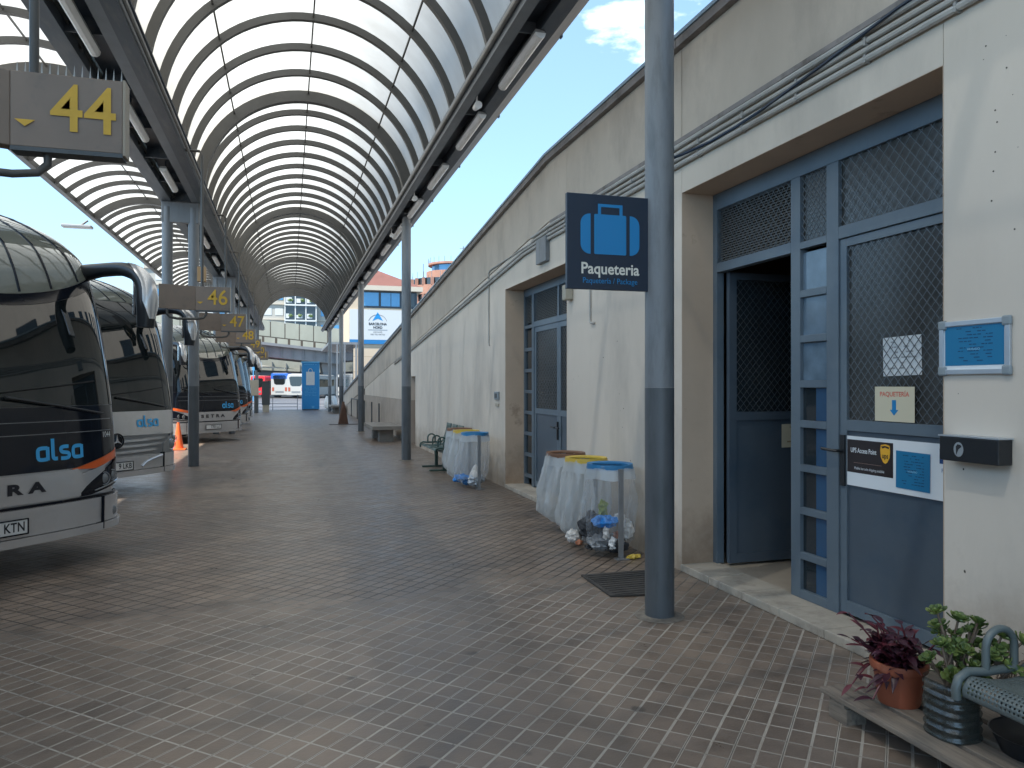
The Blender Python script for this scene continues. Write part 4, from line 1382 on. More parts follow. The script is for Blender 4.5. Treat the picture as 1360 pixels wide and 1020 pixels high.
def make_coach(label, kind, plate, loc, fleet="1044", far=False):
    L = 12.6
    merc = kind == 'M'
    t = thing("coach", label, "coach", loc, R(48), "coaches parked nose in at the bays")
    # side/roof shell
    zs = [.30, .60, .9, 1.3, 1.45, 2.2, 2.6, 2.8, 2.95, 3.05, 3.13, 3.2, 3.26, 3.32, 3.36, 3.40, 3.43, 3.45]
    mb = MB()
    for s in (-1, 1):
        rows = [[(s * smooth_t(WT, z), y, z) for y in (smooth_t(ZT, z) + BD, 4, 8, L)] for z in zs]
        mb.grid(rows if s < 0 else [r[::-1] for r in rows])
    zz_ = 3.45
    w_ = smooth_t(WT, zz_)
    fr_ = [BS(a, zz_) for a in range(-90, 91, 15)]
    mb.add(fr_ + [(w_, L, zz_), (-w_, L, zz_)], [tuple(range(len(fr_) + 2))])
    mb.add([(-1.25, L, .3), (1.25, L, .3), (1.25, L, 2.8), (1.06, L, 3.2), (.55, L, 3.45), (-.55, L, 3.45), (-1.06, L, 3.2), (-1.25, L, 2.8)], [(0, 1, 2, 3, 4, 5, 6, 7)])
    mb.add([(-1.2, .6, .31), (1.2, .6, .31), (1.2, L, .31), (-1.2, L, .31)], [(0, 3, 2, 1)])
    # front base under glass parts and the front of the roof
    mb.add(*(lambda g_: (g_.v, g_.f))(patch(-BW, BW, lambda x: .32, lambda x: 3.45, 36, 40, -.012, False)))
    body = mb.build("body", 'silver', t, smooth=True)
    for s in (-1, 1):
        q = MB()
        rows = [[(s * (smooth_t(WT, z) + .006), y, z) for y in (.75 + .25 * (z > 2), 4, 8, L - .25)] for z in (1.55, 1.9, 2.3, 2.62)]
        q.grid(rows if s < 0 else [r[::-1] for r in rows])
        q.build("side_window", 'windscreen', t)
    for s in (-1, 1):
        for yy in (2.75, 8.9, 10.2):
            q = MB().tube([(s * 1.02, yy, .5), (s * 1.275, yy, .5)], .5, 28)
            wh = q.build("wheel", 'rubber', t, smooth=True)
            MB().tube([(s * 1.276, yy, .5), (s * 1.285, yy, .5)], [.29, .27], 24).build("rim", 'alu', wh, smooth=True)
    if not merc:
        top = lambda x: 2.27 + .34 * (x / 1.27) ** 2
        zb = lambda x: .865 + .15 * max(0, (abs(x) - .62) / .65) ** 1.1         # lower edge of black front
        ws = patch(-BW, BW, lambda x: 1.42, top, 44, 14, .004).build("windscreen", 'windscreen', t, smooth=True)
        patch(-BW, BW, lambda x: top(x) + .004, lambda x: top(x) + .10, 44, 3, .006, False).build("frit_band", 'busblack', ws, smooth=True)
        patch(-BW, BW, zb, lambda x: 1.415, 44, 6, .004).build("black_apron", 'busblack', t, smooth=True)
        for zz0 in (1.18, 1.285):  # thin pale lines stand in for reflections on the black apron
            patch(-1.1, 1.1, lambda x: zz0, lambda x: zz0 + .006, 24, 1, .006, False).build("seam", 'silver_dark', ws)
        dm = patch(-BW, BW, lambda x: top(x) + .104, lambda x: 3.30, 44, 14, .004).build("upper_glass", 'dome', t, smooth=True)
        if not far:
            for xx in (-.95, -.62, -.31, 0, .31, .62, .95):  # dark lines imitate canopy ribs reflected in the upper glass
                pts = [BS(x2t(xx * (1 - .10 * k / 8)), top(xx) + .12 + (3.28 - top(xx) - .12) * k / 8, .006) for k in range(9)]
                MB().tube(pts, .011, 5).build("glass_seam", 'busblack', dm, smooth=True)
        for s in (-1, 1):
            a_, b_ = (.62, 1.235) if s > 0 else (-1.235, -.62)
            fz = lambda x: zb(x) - .005
            lo_ = lambda x: zb(x) - .012 - .062 * min(1, max(0, (abs(x) - .64) / .22))
            patch(a_, b_, lo_, fz, 18, 2, .008).build("orange_stripe", 'orange', t, smooth=True)
            a_, b_ = (.70, 1.262) if s > 0 else (-1.262, -.70)
            hl_ = lambda x: .605 + .075 * max(0, (abs(x) - .8) / .46)
            hh_ = lambda x: .62 + .30 * min(1, max(0, (abs(x) - .69) / .54)) ** .7
            hp = patch(a_, b_, hl_, hh_, 18, 5, .012).build("headlight", 'busblack', t, smooth=True)
            for xx, zz1, rr in ((.97, .735, .050), (1.09, .755, .040)):
                p = Vector(BS(x2t(s * xx), zz1, .008))
                MB().blob(p, rr, (1, .28, 1), 0, 16, 10).build("lens", 'lens', hp, smooth=True)
                ring = [(p[0] + (rr + .008) * math.cos(k * .3927), p[1] - .006, p[2] + (rr + .008) * math.sin(k * .3927)) for k in range(17)]
                MB().tube(ring, .005, 6).build("lens_ring", 'silver_dark', hp, smooth=True)
            pts = [BS(x2t(s * x), hl_(s * x) + .03, .02) for x in (.84, .92, 1.0, 1.1, 1.18, 1.23)]
            MB().tube(pts, .008, 6).build("daylight_strip", 'lens', hp, smooth=True)
        patch(-.98, .98, lambda x: .61 - .0 * x, lambda x: zb(x) - .075 if abs(x) > .7 else zb(x) - .012, 30, 4, .010).build("bonnet", 'silver', t, smooth=True)
        patch(-BW, BW, lambda x: .575, lambda x: .597, 44, 2, .008).build("bonnet_gap", 'busblack', t)
        bm = patch(-BW, BW, lambda x: .345, lambda x: .572, 44, 6, .030).build("bumper", 'silver', t, smooth=True)
        patch(-BW, BW, lambda x: .27, lambda x: .338, 44, 3, .050).build("bumper_lip", 'silver', t, smooth=True)
        for s in (-1, 1):
            patch(s * .905 - .004, s * .905 + .004, lambda x: .28, lambda x: .58, 2, 4, .052).build("seam", 'busblack', bm)
            p = Vector(BS(x2t(s * 1.08), .42, .024))
            MB().blob(p, .045, (1, .25, 1), 0, 16, 8).build("fog_light", 'lens', bm, smooth=True)
        bus_text(t, "SETRA", .118, -.055, .735, 'ink', .006, None, .016, 1.7, fit=.83)
        coach_logo(t, .285, .955, .120, .010)
        bus_text(t, fleet, .075, 1.02, 1.14, 'plate', .0, .8, .009)
        zp = .435
    else:
        top = lambda x: 2.86
        ws = patch(-BW, BW, lambda x: 1.22, top, 44, 14, .004).build("windscreen", 'windscreen', t, smooth=True)
        dm = patch(-BW, BW, lambda x: 2.87, lambda x: 3.36, 44, 8, .004).build("roof_front", 'dome', t, smooth=True)
        for xx in (-.9, -.6, -.3, 0, .3, .6, .9):  # canopy rib reflections drawn as dark lines above the windscreen
            pts = [BS(x2t(xx * (1 - .10 * k / 6)), 2.88 + .42 * k / 6, .006) for k in range(7)]
            MB().tube(pts, .010, 5).build("glass_seam", 'busblack', dm, smooth=True)
        for s in (-1, 1):
            patch(*((.66, 1.0) if s > 0 else (-1.0, -.66)), lambda x: 1.06, lambda x: 1.06, 2, 1, .0, False)
        patch(-BW, BW, lambda x: 1.19, lambda x: 1.215, 44, 1, .012, False).build("scuttle_trim", 'silver', t)
        bn_ = patch(-BW, BW, lambda x: .87 - .03 * (x / 1.27) ** 2, lambda x: 1.188, 44, 5, .012).build("bonnet", 'silver', t, smooth=True)
        for i, (zl, xx) in enumerate(((.80, .86), (.72, .80), (.64, .70))):
            patch(-xx, xx, lambda x, z=zl: z - .05 * (1 - (x / 1.2) ** 2) * .6, lambda x, z=zl: z + .035 - .05 * (1 - (x / 1.2) ** 2) * .6, 30, 2, .028).build("grille_slat", 'silver', t, smooth=True)
        patch(-1.0, 1.0, lambda x: .575, lambda x: .865, 30, 2, .006, False).build("grille_recess", 'silver_dark', t)
        for s in (-1, 1):
            a_, b_ = (.86, 1.262) if s > 0 else (-1.262, -.86)
            hp = patch(a_, b_, lambda x: .565, lambda x: .70 + .24 * min(1, max(0, (abs(x) - .84) / .38)), 14, 5, .016).build("headlight", 'lens', t, smooth=True)
            for xx, zz1, rr in ((1.06, .68, .07), (1.17, .76, .045)):
                p = Vector(BS(x2t(s * xx), zz1, .016))
                MB().blob(p, rr, (1, .45, 1), 0, 16, 10).build("lens", 'lens', hp, smooth=True)
                ring = [(p[0] + (rr + .008) * math.cos(k * .3927), p[1] - .012, p[2] + (rr + .008) * math.sin(k * .3927)) for k in range(17)]
                MB().tube(ring, .006, 6).build("lens_ring", 'chrome', hp, smooth=True)
        bm = patch(-BW, BW, lambda x: .36, lambda x: .56, 44, 6, .030).build("bumper", 'silver', t, smooth=True)
        patch(-BW, BW, lambda x: .27, lambda x: .352, 44, 3, .045).build("bumper_lip", 'silver', t, smooth=True)
        for s in (-1, 1):
            patch(s * .84 - .004, s * .84 + .004, lambda x: .28, lambda x: .58, 2, 4, .047).build("seam", 'busblack', bm)
            pts = [BS(x2t(s * x), .40 + .14 * ((x - .42) / .4) ** .5 if x > .42 else .40, .04) for x in (.42, .5, .6, .7, .8)]
            MB().tube(pts, .018, 6).build("bumper_ridge", 'silver', bm, smooth=True)
        # round star badge
        p = Vector(BS(0, .80, .05))
        ring = [(p[0] + .105 * math.cos(k * .2618), p[1], p[2] + .105 * math.sin(k * .2618)) for k in range(25)]
        sb = MB().tube(ring, .011, 8).fprism([(.095 * math.cos(k * .2618), .095 * math.sin(k * .2618)) for k in range(24)], (p[0], p[1] + .012, p[2]), *SOUTH, .004).build("badge", 'busblack', t, smooth=True)
        star = []
        for k in range(6):
            rr = .10 if k % 2 == 0 else .018
            star.append((rr * math.sin(k * math.pi / 3), rr * math.cos(k * math.pi / 3)))
        MB().fprism(star[::-1], (p[0], p[1] + .004, p[2]), *SOUTH, .012).build("badge_star", 'chrome', sb)
        coach_logo(t, .36, .985, .108, .022)
        zp = .43
    # number plate
    px = -.08 if not merc else .0
    y_ = BS(0, zp, .0)[1] - .045
    pl = MB().box(px - .26, px + .26, y_ - .006, y_, zp - .055, zp + .055).build("number_plate", 'plate', t, bevel=.004)
    vs, fs = textmesh(plate, .108, .002, 'RIGHT', 1.02)
    MB().add([(px + .24 + v[0] * .78, y_ - .0075, zp + v[1]) for v in vs], fs).build("plate_text", 'ink', pl)
    q = MB()
    for e in ((-.27, .27, -.066, -.057), (-.27, .27, .057, .066), (-.27, -.262, -.057, .057), (.262, .27, -.057, .057)):
        q.box(px + e[0], px + e[1], y_ - .009, y_ + .004, zp + e[2], zp + e[3])
    q.build("plate_holder", 'busblack', pl)
    # mirrors on swan neck arms
    for s in (-1, 1):
        zt_ = 2.70 if not merc else 2.78
        a = Vector(BS(s * 62, zt_, .0))
        pts = [a + Vector((0, .04, 0)), a + Vector((s * .02, -.20, .02)), a + Vector((s * .05, -.48, .02)), a + Vector((s * .08, -.64, -.03)),
               a + Vector((s * .10, -.73, -.14)), a + Vector((s * .10, -.75, -.30)), a + Vector((s * .09, -.74, -.55))]
        rs = [.085, .068, .066, .075, .088, .098, .075]
        sm = []
        for i in range(len(pts) - 1):       # refine
            for k in range(3):
                sm.append((pts[i].lerp(pts[i + 1], k / 3), rs[i] + (rs[i + 1] - rs[i]) * k / 3))
        sm.append((pts[-1], rs[-1]))
        sp_ = [sm[0][0]] + [(sm[i - 1][0] + sm[i][0] * 2 + sm[i + 1][0]) / 4 for i in range(1, len(sm) - 1)] + [sm[-1][0]]
        ar_ = MB().tube(sp_, [r for _, r in sm], 14).build("mirror", 'black', t, smooth=True)
        # silver outer shell hugging the front outside of the bend
        cs = []
        i0 = 7
        pth = sp_[i0:-1]
        rows = []
        for i, p in enumerate(pth):
            r = sm[i0 + i][1] + .006
            d = (sp_[min(i0 + i + 1, len(sp_) - 1)] - sp_[i0 + i - 1]).normalized()
            side = Vector((1, 0, 0))
            outw = side.cross(d).normalized()
            if outw.y > 0 or (abs(outw.y) < .3 and outw.z < 0): outw = -outw
            taper = min(1, .25 + i * .3) * min(1, .35 + (len(pth) - 1 - i) * .35)
            rows.append([p + outw * r * math.cos(R(a_ * taper)) + side * r * math.sin(R(a_ * taper)) for a_ in range(-60, 61, 15)])
        MB().grid(rows).build("mirror_shell", 'silver', ar_, smooth=True)
        p = sp_[-6]
        MB().box(p.x - .07, p.x + .07, p.y + .075, p.y + .098, p.z - .24, p.z + .16).build("mirror_glass", 'chrome', ar_, bevel=.006)
        if not merc or True:
            pw = a + Vector((0, .02, -.10))
            # dark corner post from the mirror root
            q = patch(*((1.12, BW) if s > 0 else (-BW, -1.12)), lambda x: 1.42 if not merc else 1.22, lambda x: 2.6 if not merc else 2.86, 8, 12, .008, False)
            q.build("corner_post", 'busblack', t, smooth=True)
    # wipers
    for s, x0, x1 in ((1, .05, .95), (-1, -.95, -.1)):
        zw = 1.34 if not merc else 1.27
        a = [BS(x2t(x0 + (x1 - x0) * k / 6), zw + .16 * (1 - k / 6), .035) for k in range(7)]
        wp_ = MB().tube(a, [.016, .014, .012, .011, .010, .009, .008], 6).build("wiper", 'black', t, smooth=True)
        b = [BS(x2t(x0 - .05 + (x1 - x0 + .0) * k / 6), zw + .20 + .10 * (k / 6), .024) for k in range(7)]
        MB().tube(b, .007, 5).build("wiper_blade", 'rubber', wp_)
    return t
make_coach("silver and black coach with orange stripe, nearest to the camera at bay 44", 'S', "KTN", (-2.23, 7.03, 0))
make_coach("silver coach with a round star badge on its grille, second in the row", 'M', "9 LKB", (-2.39, 11.98, 0))
c3 = make_coach("silver and black coach with orange corners parked alone beyond the traffic cone", 'S', "7783 LLC", (-2.0, 22.84, 0), "1049")
dup(c3, (-2.02, 27.75, 0), R(48), "silver and black coach next beyond the one past the traffic cone")
dup(c3, (-2.1, 32.4, 0), R(48), "silver coach second from the far end of the row")
dup(c3, (-2.75, 38.6, 0), R(48), "silver coach at the far end of the row of bays")

dup(c3, (-2.35, 2.35, 0), R(48), "silver and black coach out of the frame beside the camera")  # this coach and the next are unseen, added to shade the paving
dup(c3, (-2.35, -2.4, 0), R(48), "silver and black coach behind the camera")
# traffic cone
tcn = thing("traffic_cone", "orange traffic cone standing between the second and third coach", "cone", (-2.62, 20.3, 0))
MB().box(-.18, .18, -.18, .18, 0, .035).build("base", 'cone', tcn, bevel=.01)
MB().lathe([(.13, .036), (.115, .10), (.032, .66), (.028, .68), (0, .68)], 24).build("cone_body", 'cone', tcn, smooth=True)
MB().lathe([(.0925, .26), (.0735, .38)], 24).build("band", mat("dull cone band", (.75, .16, .06), .5), tcn, smooth=True)

# ------------------------------------------------------------------ rubbish bag stands
def ringmesh(r, n=32):
    q = MB()
    prof = [(r - .028, -.006), (r - .028, .012), (r + .016, .022), (r + .020, -.004), (r + .02, -.030), (r + .012, -.030), (r + .010, -.008)]
    return q.lathe(prof + [prof[0]], n)
def bagmesh(r, ztop, zbot, seed, bulge=.05, dx=0, dy=0, n=110, m=30):
    rn = random.Random(seed)
    ph = [rn.uniform(0, 6.28) for _ in range(6)]
    rows = []
    for i in range(m + 1):
        k = i / m
        z = ztop + (zbot - ztop) * k
        row = []
        for j in range(n + 1):
            t = 2 * math.pi * j / n
            base = r * (1 - .10 * math.sin(math.pi * min(1, k * 1.5)) * 0 + bulge * math.sin(math.pi * k ** 1.2) / r)
            fold = .022 * math.sin(6 * t + ph[0] + 2.8 * k) + .018 * (1 - 2 * abs(math.sin(5.5 * t + ph[1] - 3.5 * k))) + .010 * math.sin(19 * t + ph[2] + 6 * k) + rn.uniform(-.004, .004)
            fold *= (.4 + .9 * k) if k < .8 else 1.1
            if k > .86:
                base *= math.sqrt(max(0.0, 1 - ((k - .86) / .14) ** 2)) * .55 + .45 * (1 - (k - .86) / .14 * .9)
            sway = k * k
            row.append(((base + fold) * math.cos(t) + dx * sway, (base + fold) * math.sin(t) + dy * sway, z + .012 * math.sin(3 * t + ph[3])))
        rows.append(row)
    q = MB().grid(rows)
    return q
def bagstand(y, x, colour, ring_m, bag_m, label, baglabel, seed, zb=.06, dx=0.0, dy=0.0, post_dy=-.24, bulge=.04, r=.20, post=True):
    t = thing("bin_ring_stand", label, "bin stand", (x, y, 0), 0, None)
    ringmesh(r).build("ring", ring_m, t, smooth=True)
    t.children[0].location = (0, 0, .84)
    q = MB().box(-.022, .022, post_dy - .012, post_dy + .012, 0.012, .83)
    q.box(-.05, .07, post_dy - .04, post_dy + .04, .001, .012)
    q.box(-.015, .015, min(post_dy, -.2), max(post_dy, -.19), .80, .825)
    q.build("post", 'post', t)
    b = bagmesh(r + .008, .845, zb, seed, bulge, dx, dy).build("rubbish_bag", bag_m, smooth=True)
    b.location = (x, y, 0)
    tag(b, baglabel, "rubbish bag")
    q = MB()
    rn = random.Random(seed + 50)
    rows = [[((r + .024 + .006 * math.sin(9 * a + seed) + .01 * k) * math.cos(a), (r + .024 + .006 * math.sin(9 * a + seed) + .01 * k) * math.sin(a), .825 - .05 * k - .008 * math.sin(5 * a + seed)) for a in [2 * math.pi * j / 60 for j in range(61)]] for k in range(3)]
    MB().grid(rows).build("folded_rim", 'bag', b, smooth=True)
    return t, b
bagstand(6.60, 2.93, 'blue', 'ring_blue', 'bag_clear', "blue ring stand holding a clear rubbish bag, nearest the column", "clear rubbish bag full of litter hanging from the near blue ring", 11, .03, -.02, .02, -.25, .03)
bagstand(7.22, 2.94, 'yellow', 'ring_yellow', 'bag', "yellow ring stand in the middle of the near group of three", "milky rubbish bag hanging from the near yellow ring", 12, .05, -.06, .02, -.24, .045)
bagstand(7.84, 2.95, 'brown', 'ring_brown', 'bag', "brown ring stand at the far end of the near group of three", "milky rubbish bag hanging from the near brown ring", 13, .10, -.08, .02, -.24, .06)
bagstand(11.55, 2.82, 'blue', 'ring_blue', 'bag_clear', "blue ring stand of the far group, beside the far blue door", "clear rubbish bag hanging from the far blue ring", 14, .04, -.10, .10, -.28, .04)
bagstand(12.15, 2.82, 'yellow', 'ring_yellow', 'bag', "yellow ring stand of the far group next to the seats", "milky rubbish bag hanging from the far yellow ring", 15, .06, -.08, .02, -.24, .05)
bagstand(12.75, 2.84, 'brown', 'ring_brown', 'bag', "brown ring stand of the far group, hidden behind the yellow one", "milky rubbish bag hanging from the far brown ring", 16, .10, -.05, .02, -.24, .04)
def litter(name, label, pos, r, sc3, m, seed, jit=.22):
    q = MB().blob((0, 0, 0), r, sc3, jit, 12, 8, random.Random(seed))
    o = q.build(name, m, smooth=False)
    o.location = pos
    tag(o, label, "litter")
LIT = [("crumpled_foil", "crumpled grey foil at the bottom of the near clear bag", (2.83, 6.55, .13), .115, (1.2, 1.0, .6), 'litter_grey', 1),
       ("dark_bundle", "dark bundle in the near clear bag, left of the blue plastic", (2.80, 6.70, .25), .13, (1, 1, 1.0), 'litter_dark', 2),
       ("blue_plastic", "crumpled bright blue plastic inside the near clear bag", (2.84, 6.50, .33), .085, (1.4, 1.1, .6), 'litter_blue', 3),
       ("green_scrap", "yellow green scrap on top of the blue plastic in the near clear bag", (2.86, 6.60, .44), .055, (.8, .9, 1.3), 'litter_green', 4),
       ("drink_can", "pale drink can lying in the near clear bag", (2.82, 6.44, .24), .05, (.6, .6, 1.2), 'litter_white', 5),
       ("crumpled_paper", "crumpled white paper at the right of the near clear bag", (3.03, 6.45, .26), .07, (.9, 1, 1.3), 'litter_white', 6),
       ("dark_bottle", "dark bottle at the bottom of the near clear bag", (2.93, 6.45, .10), .075, (1.5, .9, .7), 'litter_dark', 7),
       ("grey_wrapper", "grey wrapper spilling out below the near clear bag", (2.93, 6.62, .12), .10, (1.3, 1.2, .6), 'litter_grey', 8),
       ("orange_wrapper", "small orange wrapper between the near bags", (2.72, 6.86, .07), .035, (1.1, 1, .6), 'litter_orange', 9),
       ("tissue", "white tissue on the ground between the near bags", (2.71, 7.02, .10), .075, (.9, 1, .8), 'litter_white', 10),
       ("grey_scrap", "grey scraps at the foot of the near yellow ring bag", (2.82, 7.22, .11), .10, (1.1, 1.2, .6), 'litter_grey', 12),
       ("food_scrap", "yellowish food scrap on the paving beside the near post", (3.05, 6.34, .022), .035, (2.0, 1, .5), 'ring_yellow', 13),
       ("blue_plastic", "blue plastic at the bottom of the far clear bag", (2.66, 11.75, .12), .10, (1.5, 1.1, .6), 'litter_blue', 14),
       ("navy_scrap", "navy blue scrap beside the silver bowl in the far bag", (2.67, 11.50, .10), .06, (1.0, 1, 1.0), 'inkblue', 15),
       ("foil_bowl", "silver foil bowl lying under the far blue ring", (2.80, 11.40, .13), .13, (1.0, 1.0, .75), 'alu', 16)]
LIT += [("paper_scrap", "small pinkish white paper scrap high in the near clear bag", (2.98, 6.50, .36), .045, (1.2, .8, .8), 'litter_white', 31),
        ("plastic_cup", "small pale cup lying low in the near clear bag beside the post", (2.87, 6.41, .14), .045, (.8, .8, 1.3), 'lampbody', 32),
        ("orange_peel", "small orange scrap in the near clear bag behind the post", (2.95, 6.48, .20), .035, (1.2, 1, .8), 'litter_orange', 33),
        ("black_lid", "black plastic lid at the left edge of the near clear bag", (2.74, 6.60, .08), .05, (1.3, 1, .4), 'black', 34)]
for a in LIT: litter(*a)
# crumple the litter with finer facets
for o in list(C.objects):
    if o.get("category") == "litter":
        sm_ = o.modifiers.new("fine", 'SUBSURF'); sm_.levels = 1; sm_.render_levels = 2; sm_.subdivision_type = 'SIMPLE'
        dm_ = o.modifiers.new("crumple", 'DISPLACE')
        tx_ = bpy.data.textures.new("crumple", 'VORONOI'); tx_.noise_scale = .035
        dm_.texture = tx_; dm_.strength = .03; dm_.texture_coords = 'LOCAL'
q = MB().lathe([(.11, 0), (.09, .06), (.04, .15), (.0, .20)], 12); o = q.build("white_bag_scrap", 'litter_white'); o.location = (2.80, 11.42, .18)
tag(o, "peaked white plastic scrap on top of the silver bowl", "litter")

# ------------------------------------------------------------------ seats
def perforated(mb, o, a, b, nx, ny, hole=.0042, bow=None):
    """sheet spanned by vectors a,b with nx*ny little square holes"""
    o, a, b = Vector(o), Vector(a), Vector(b)
    xs = []; ysx = []
    def edges(n, L):
        c = L / n; e = [0.0]
        for i in range(n):
            m = (i + .5) * c
            e += [m - hole, m + hole]
        return e + [L]
    ea, eb = edges(nx, a.length), edges(ny, b.length)
    an, bn_ = a.normalized(), b.normalized()
    nrm = an.cross(bn_)
    vs = []
    for y in eb:
        for x in ea:
            off = nrm * (bow(x / a.length, y / b.length) if bow else 0)
            vs.append(o + an * x + bn_ * y + off)
    n = len(ea)
    fs = []
    for j in range(len(eb) - 1):
        for i in range(n - 1):
            if i % 2 == 1 and j % 2 == 1: continue
            fs.append((j * n + i, j * n + i + 1, (j + 1) * n + i + 1, (j + 1) * n + i))
    return mb.add(vs, fs)
def seatrow(label, loc, m, fine, seats=3):
    """row of seats along Y, sitters face -X; local y from 0 (near end) backwards to +"""
    t = thing("seat_bench", label, "bench", loc, 0, None)
    W = .50
    for k in range(seats):
        y0 = .04 + k * (W + .04)
        st = MB()
        if fine:
            st = MB()
            def prof(L_):
                r_ = .055
                arc_ = r_ * R(115)
                if L_ < arc_:
                    a_ = R(115) - L_ / r_
                    return (-.185 - r_ * math.sin(a_), .452 - r_ + r_ * math.cos(a_))
                q_ = (L_ - arc_) / .36
                return (-.185 + .36 * q_, .452 - .030 * math.sin(math.pi * min(1, q_)))
            LT = .055 * R(115) + .36
            def edges(n, L_, hole):
                e = [0.0]
                for i_ in range(n):
                    m_ = (i_ + .5) * L_ / n
                    e += [m_ - hole, m_ + hole]
                return e + [L_]
            eL, eW = edges(26, LT, .0041), edges(28, W, .0041)
            vs = [(prof(l_)[0], y0 + w_, prof(l_)[1]) for w_ in eW for l_ in eL]
            n_ = len(eL)
            fs = [(jj * n_ + ii, jj * n_ + ii + 1, (jj + 1) * n_ + ii + 1, (jj + 1) * n_ + ii) for jj in range(len(eW) - 1) for ii in range(n_ - 1)
                  if not (ii % 2 == 1 and jj % 2 == 1 and ii > 2 and jj > 2 and jj < len(eW) - 4)]
            st.add(vs, fs)
        else:
            rows = [[(-.25 + .43 * i / 8, yy, .43 + .02 - .035 * math.sin(math.pi * min(1, i / 8 * 1.1)) - (.04 if i == 0 else 0)) for i in range(9)] for yy in (y0, y0 + W)]
            st.grid(rows)
        o = st.build("seat", m, t, smooth=True)
        sm_ = o.modifiers.new("thick", 'SOLIDIFY'); sm_.thickness = .003
        bk = MB()
        rows = [[(.20 + .10 * (i / 6) + .02 * math.sin(math.pi * i / 6), y0 + W * (.06 * i / 6) + (W * (1 - .12 * i / 6)) * j / 4, .47 + .38 * i / 6) for j in range(5)] for i in range(7)]
        bk.grid(rows)
        o = bk.build("backrest", m, t, smooth=True)
        sm_ = o.modifiers.new("thick", 'SOLIDIFY'); sm_.thickness = .012
    for k in range(seats + 1):
        yk = .02 + k * (W + .04)
        pts = [(-.24, yk, .40), (-.24, yk, .46), (-.20, yk, .465), (-.10, yk, .47)]
        arm = [(-.095, yk, .44)] + [(-.02 - .075 * math.cos(R(a_)), yk, .545 + .075 * math.sin(R(a_))) for a_ in range(0, 181, 15)] + [(.055, yk, .44)]
        MB().tube(arm, .0155, 10).build("armrest", m, t, smooth=True)
        if k in (0, seats):
            rim = [(.20, yk, .47), (.10, yk, .455), (-.10, yk, .452), (-.19, yk, .462), (-.235, yk, .44), (-.25, yk, .40), (-.245, yk, .36)]
            MB().tube(rim, .018, 10).build("side_rail", m, t, smooth=True)
    Lr = seats * (W + .04)
    MB().box(-.03, .03, .05, Lr, .33, .39).build("beam", m, t)
    for yy in (.45, Lr - .4):
        MB().box(-.03, .03, yy - .03, yy + .03, .031, .33).box(-.28, .26, yy - .03, yy + .03, .0, .03).build("leg", m, t)
    return t
seatrow("blue grey perforated metal seat at the right edge, behind the potted plants", (2.81, .745, -.014), 'bench', True, 3)
seatrow("row of dark green metal seats against the wall, left of the far rubbish bags", (2.80, 13.45, 0), 'bench_far', False, 3)
def cbench(label, x, y, l):
    t = thing("concrete_bench", label, "bench", (x, y, 0), 0, "concrete slab benches")
    MB().box(-.42, .42, -l / 2, l / 2, .34, .45).build("slab", 'concrete', t, bevel=.008)
    MB().box(-.2, .2, -l / 2 + .25, -l / 2 + .65, 0, .339).build("pedestal", 'concrete', t)
    MB().box(-.2, .2, l / 2 - .65, l / 2 - .25, 0, .339).build("pedestal", 'concrete', t)
    return t
cbench("wide concrete slab bench against the wall, between the second and third right columns", 2.68, 22.6, 2.5)
cbench("far concrete slab bench near the kiosk and white bin bag", 2.72, 45.2, 2.4)

# ------------------------------------------------------------------ pallet and plants
pt = thing("wooden_pallet", "weathered grey wooden pallet lying by the wall under the flower pots", "pallet", (2.86, 2.3, 0))
rn = random.Random(4)
for (x0, x1) in ((2.50, 2.625), (2.655, 2.76), (2.80, 2.915), (2.96, 3.07), (3.10, 3.21)):
    q = MB().box(x0, x1, 1.35, 3.12 - rn.uniform(0, .02), .098, .122)
    q.build("plank", 'wood', pt, world=True, bevel=.003)
for y in (3.0, 2.25, 1.5):
    MB().box(2.505, 3.205, y - .05, y + .05, .078, .097).build("cross_board", 'wood', pt, world=True)
    for x in (2.51, 2.80, 3.09):
        MB().box(x, x + .11, y - .06, y + .06, .0, .077).build("block", 'wood', pt, world=True)

def leaf(mb, base, d, up, L, W, curl=.25, n=5, fold=.25):
    base, d, up = Vector(base), Vector(d).normalized(), Vector(up)
    side = d.cross(up)
    if side.length < 1e-4: side = d.cross(Vector((1, 0, 0)))
    side.normalize()
    nr = side.cross(d).normalized()
    vs = []; fs = []
    for i in range(n + 1):
        k = i / n
        w_ = W * (math.sin(math.pi * (k ** .75)) ** .8 if 0 < k < 1 else 0) + (.06 * W if k == 0 else 0)
        c = base + d * (L * k) - Vector((0, 0, 1)) * (curl * L * k * k)
        vs += [c - side * w_ / 2 + nr * (w_ * fold), c, c + side * w_ / 2 + nr * (w_ * fold)]
    for i in range(n):
        a = i * 3; b = a + 3
        fs += [(a, a + 1, b + 1, b), (a + 1, a + 2, b + 2, b + 1)]
    mb.add(vs, fs)
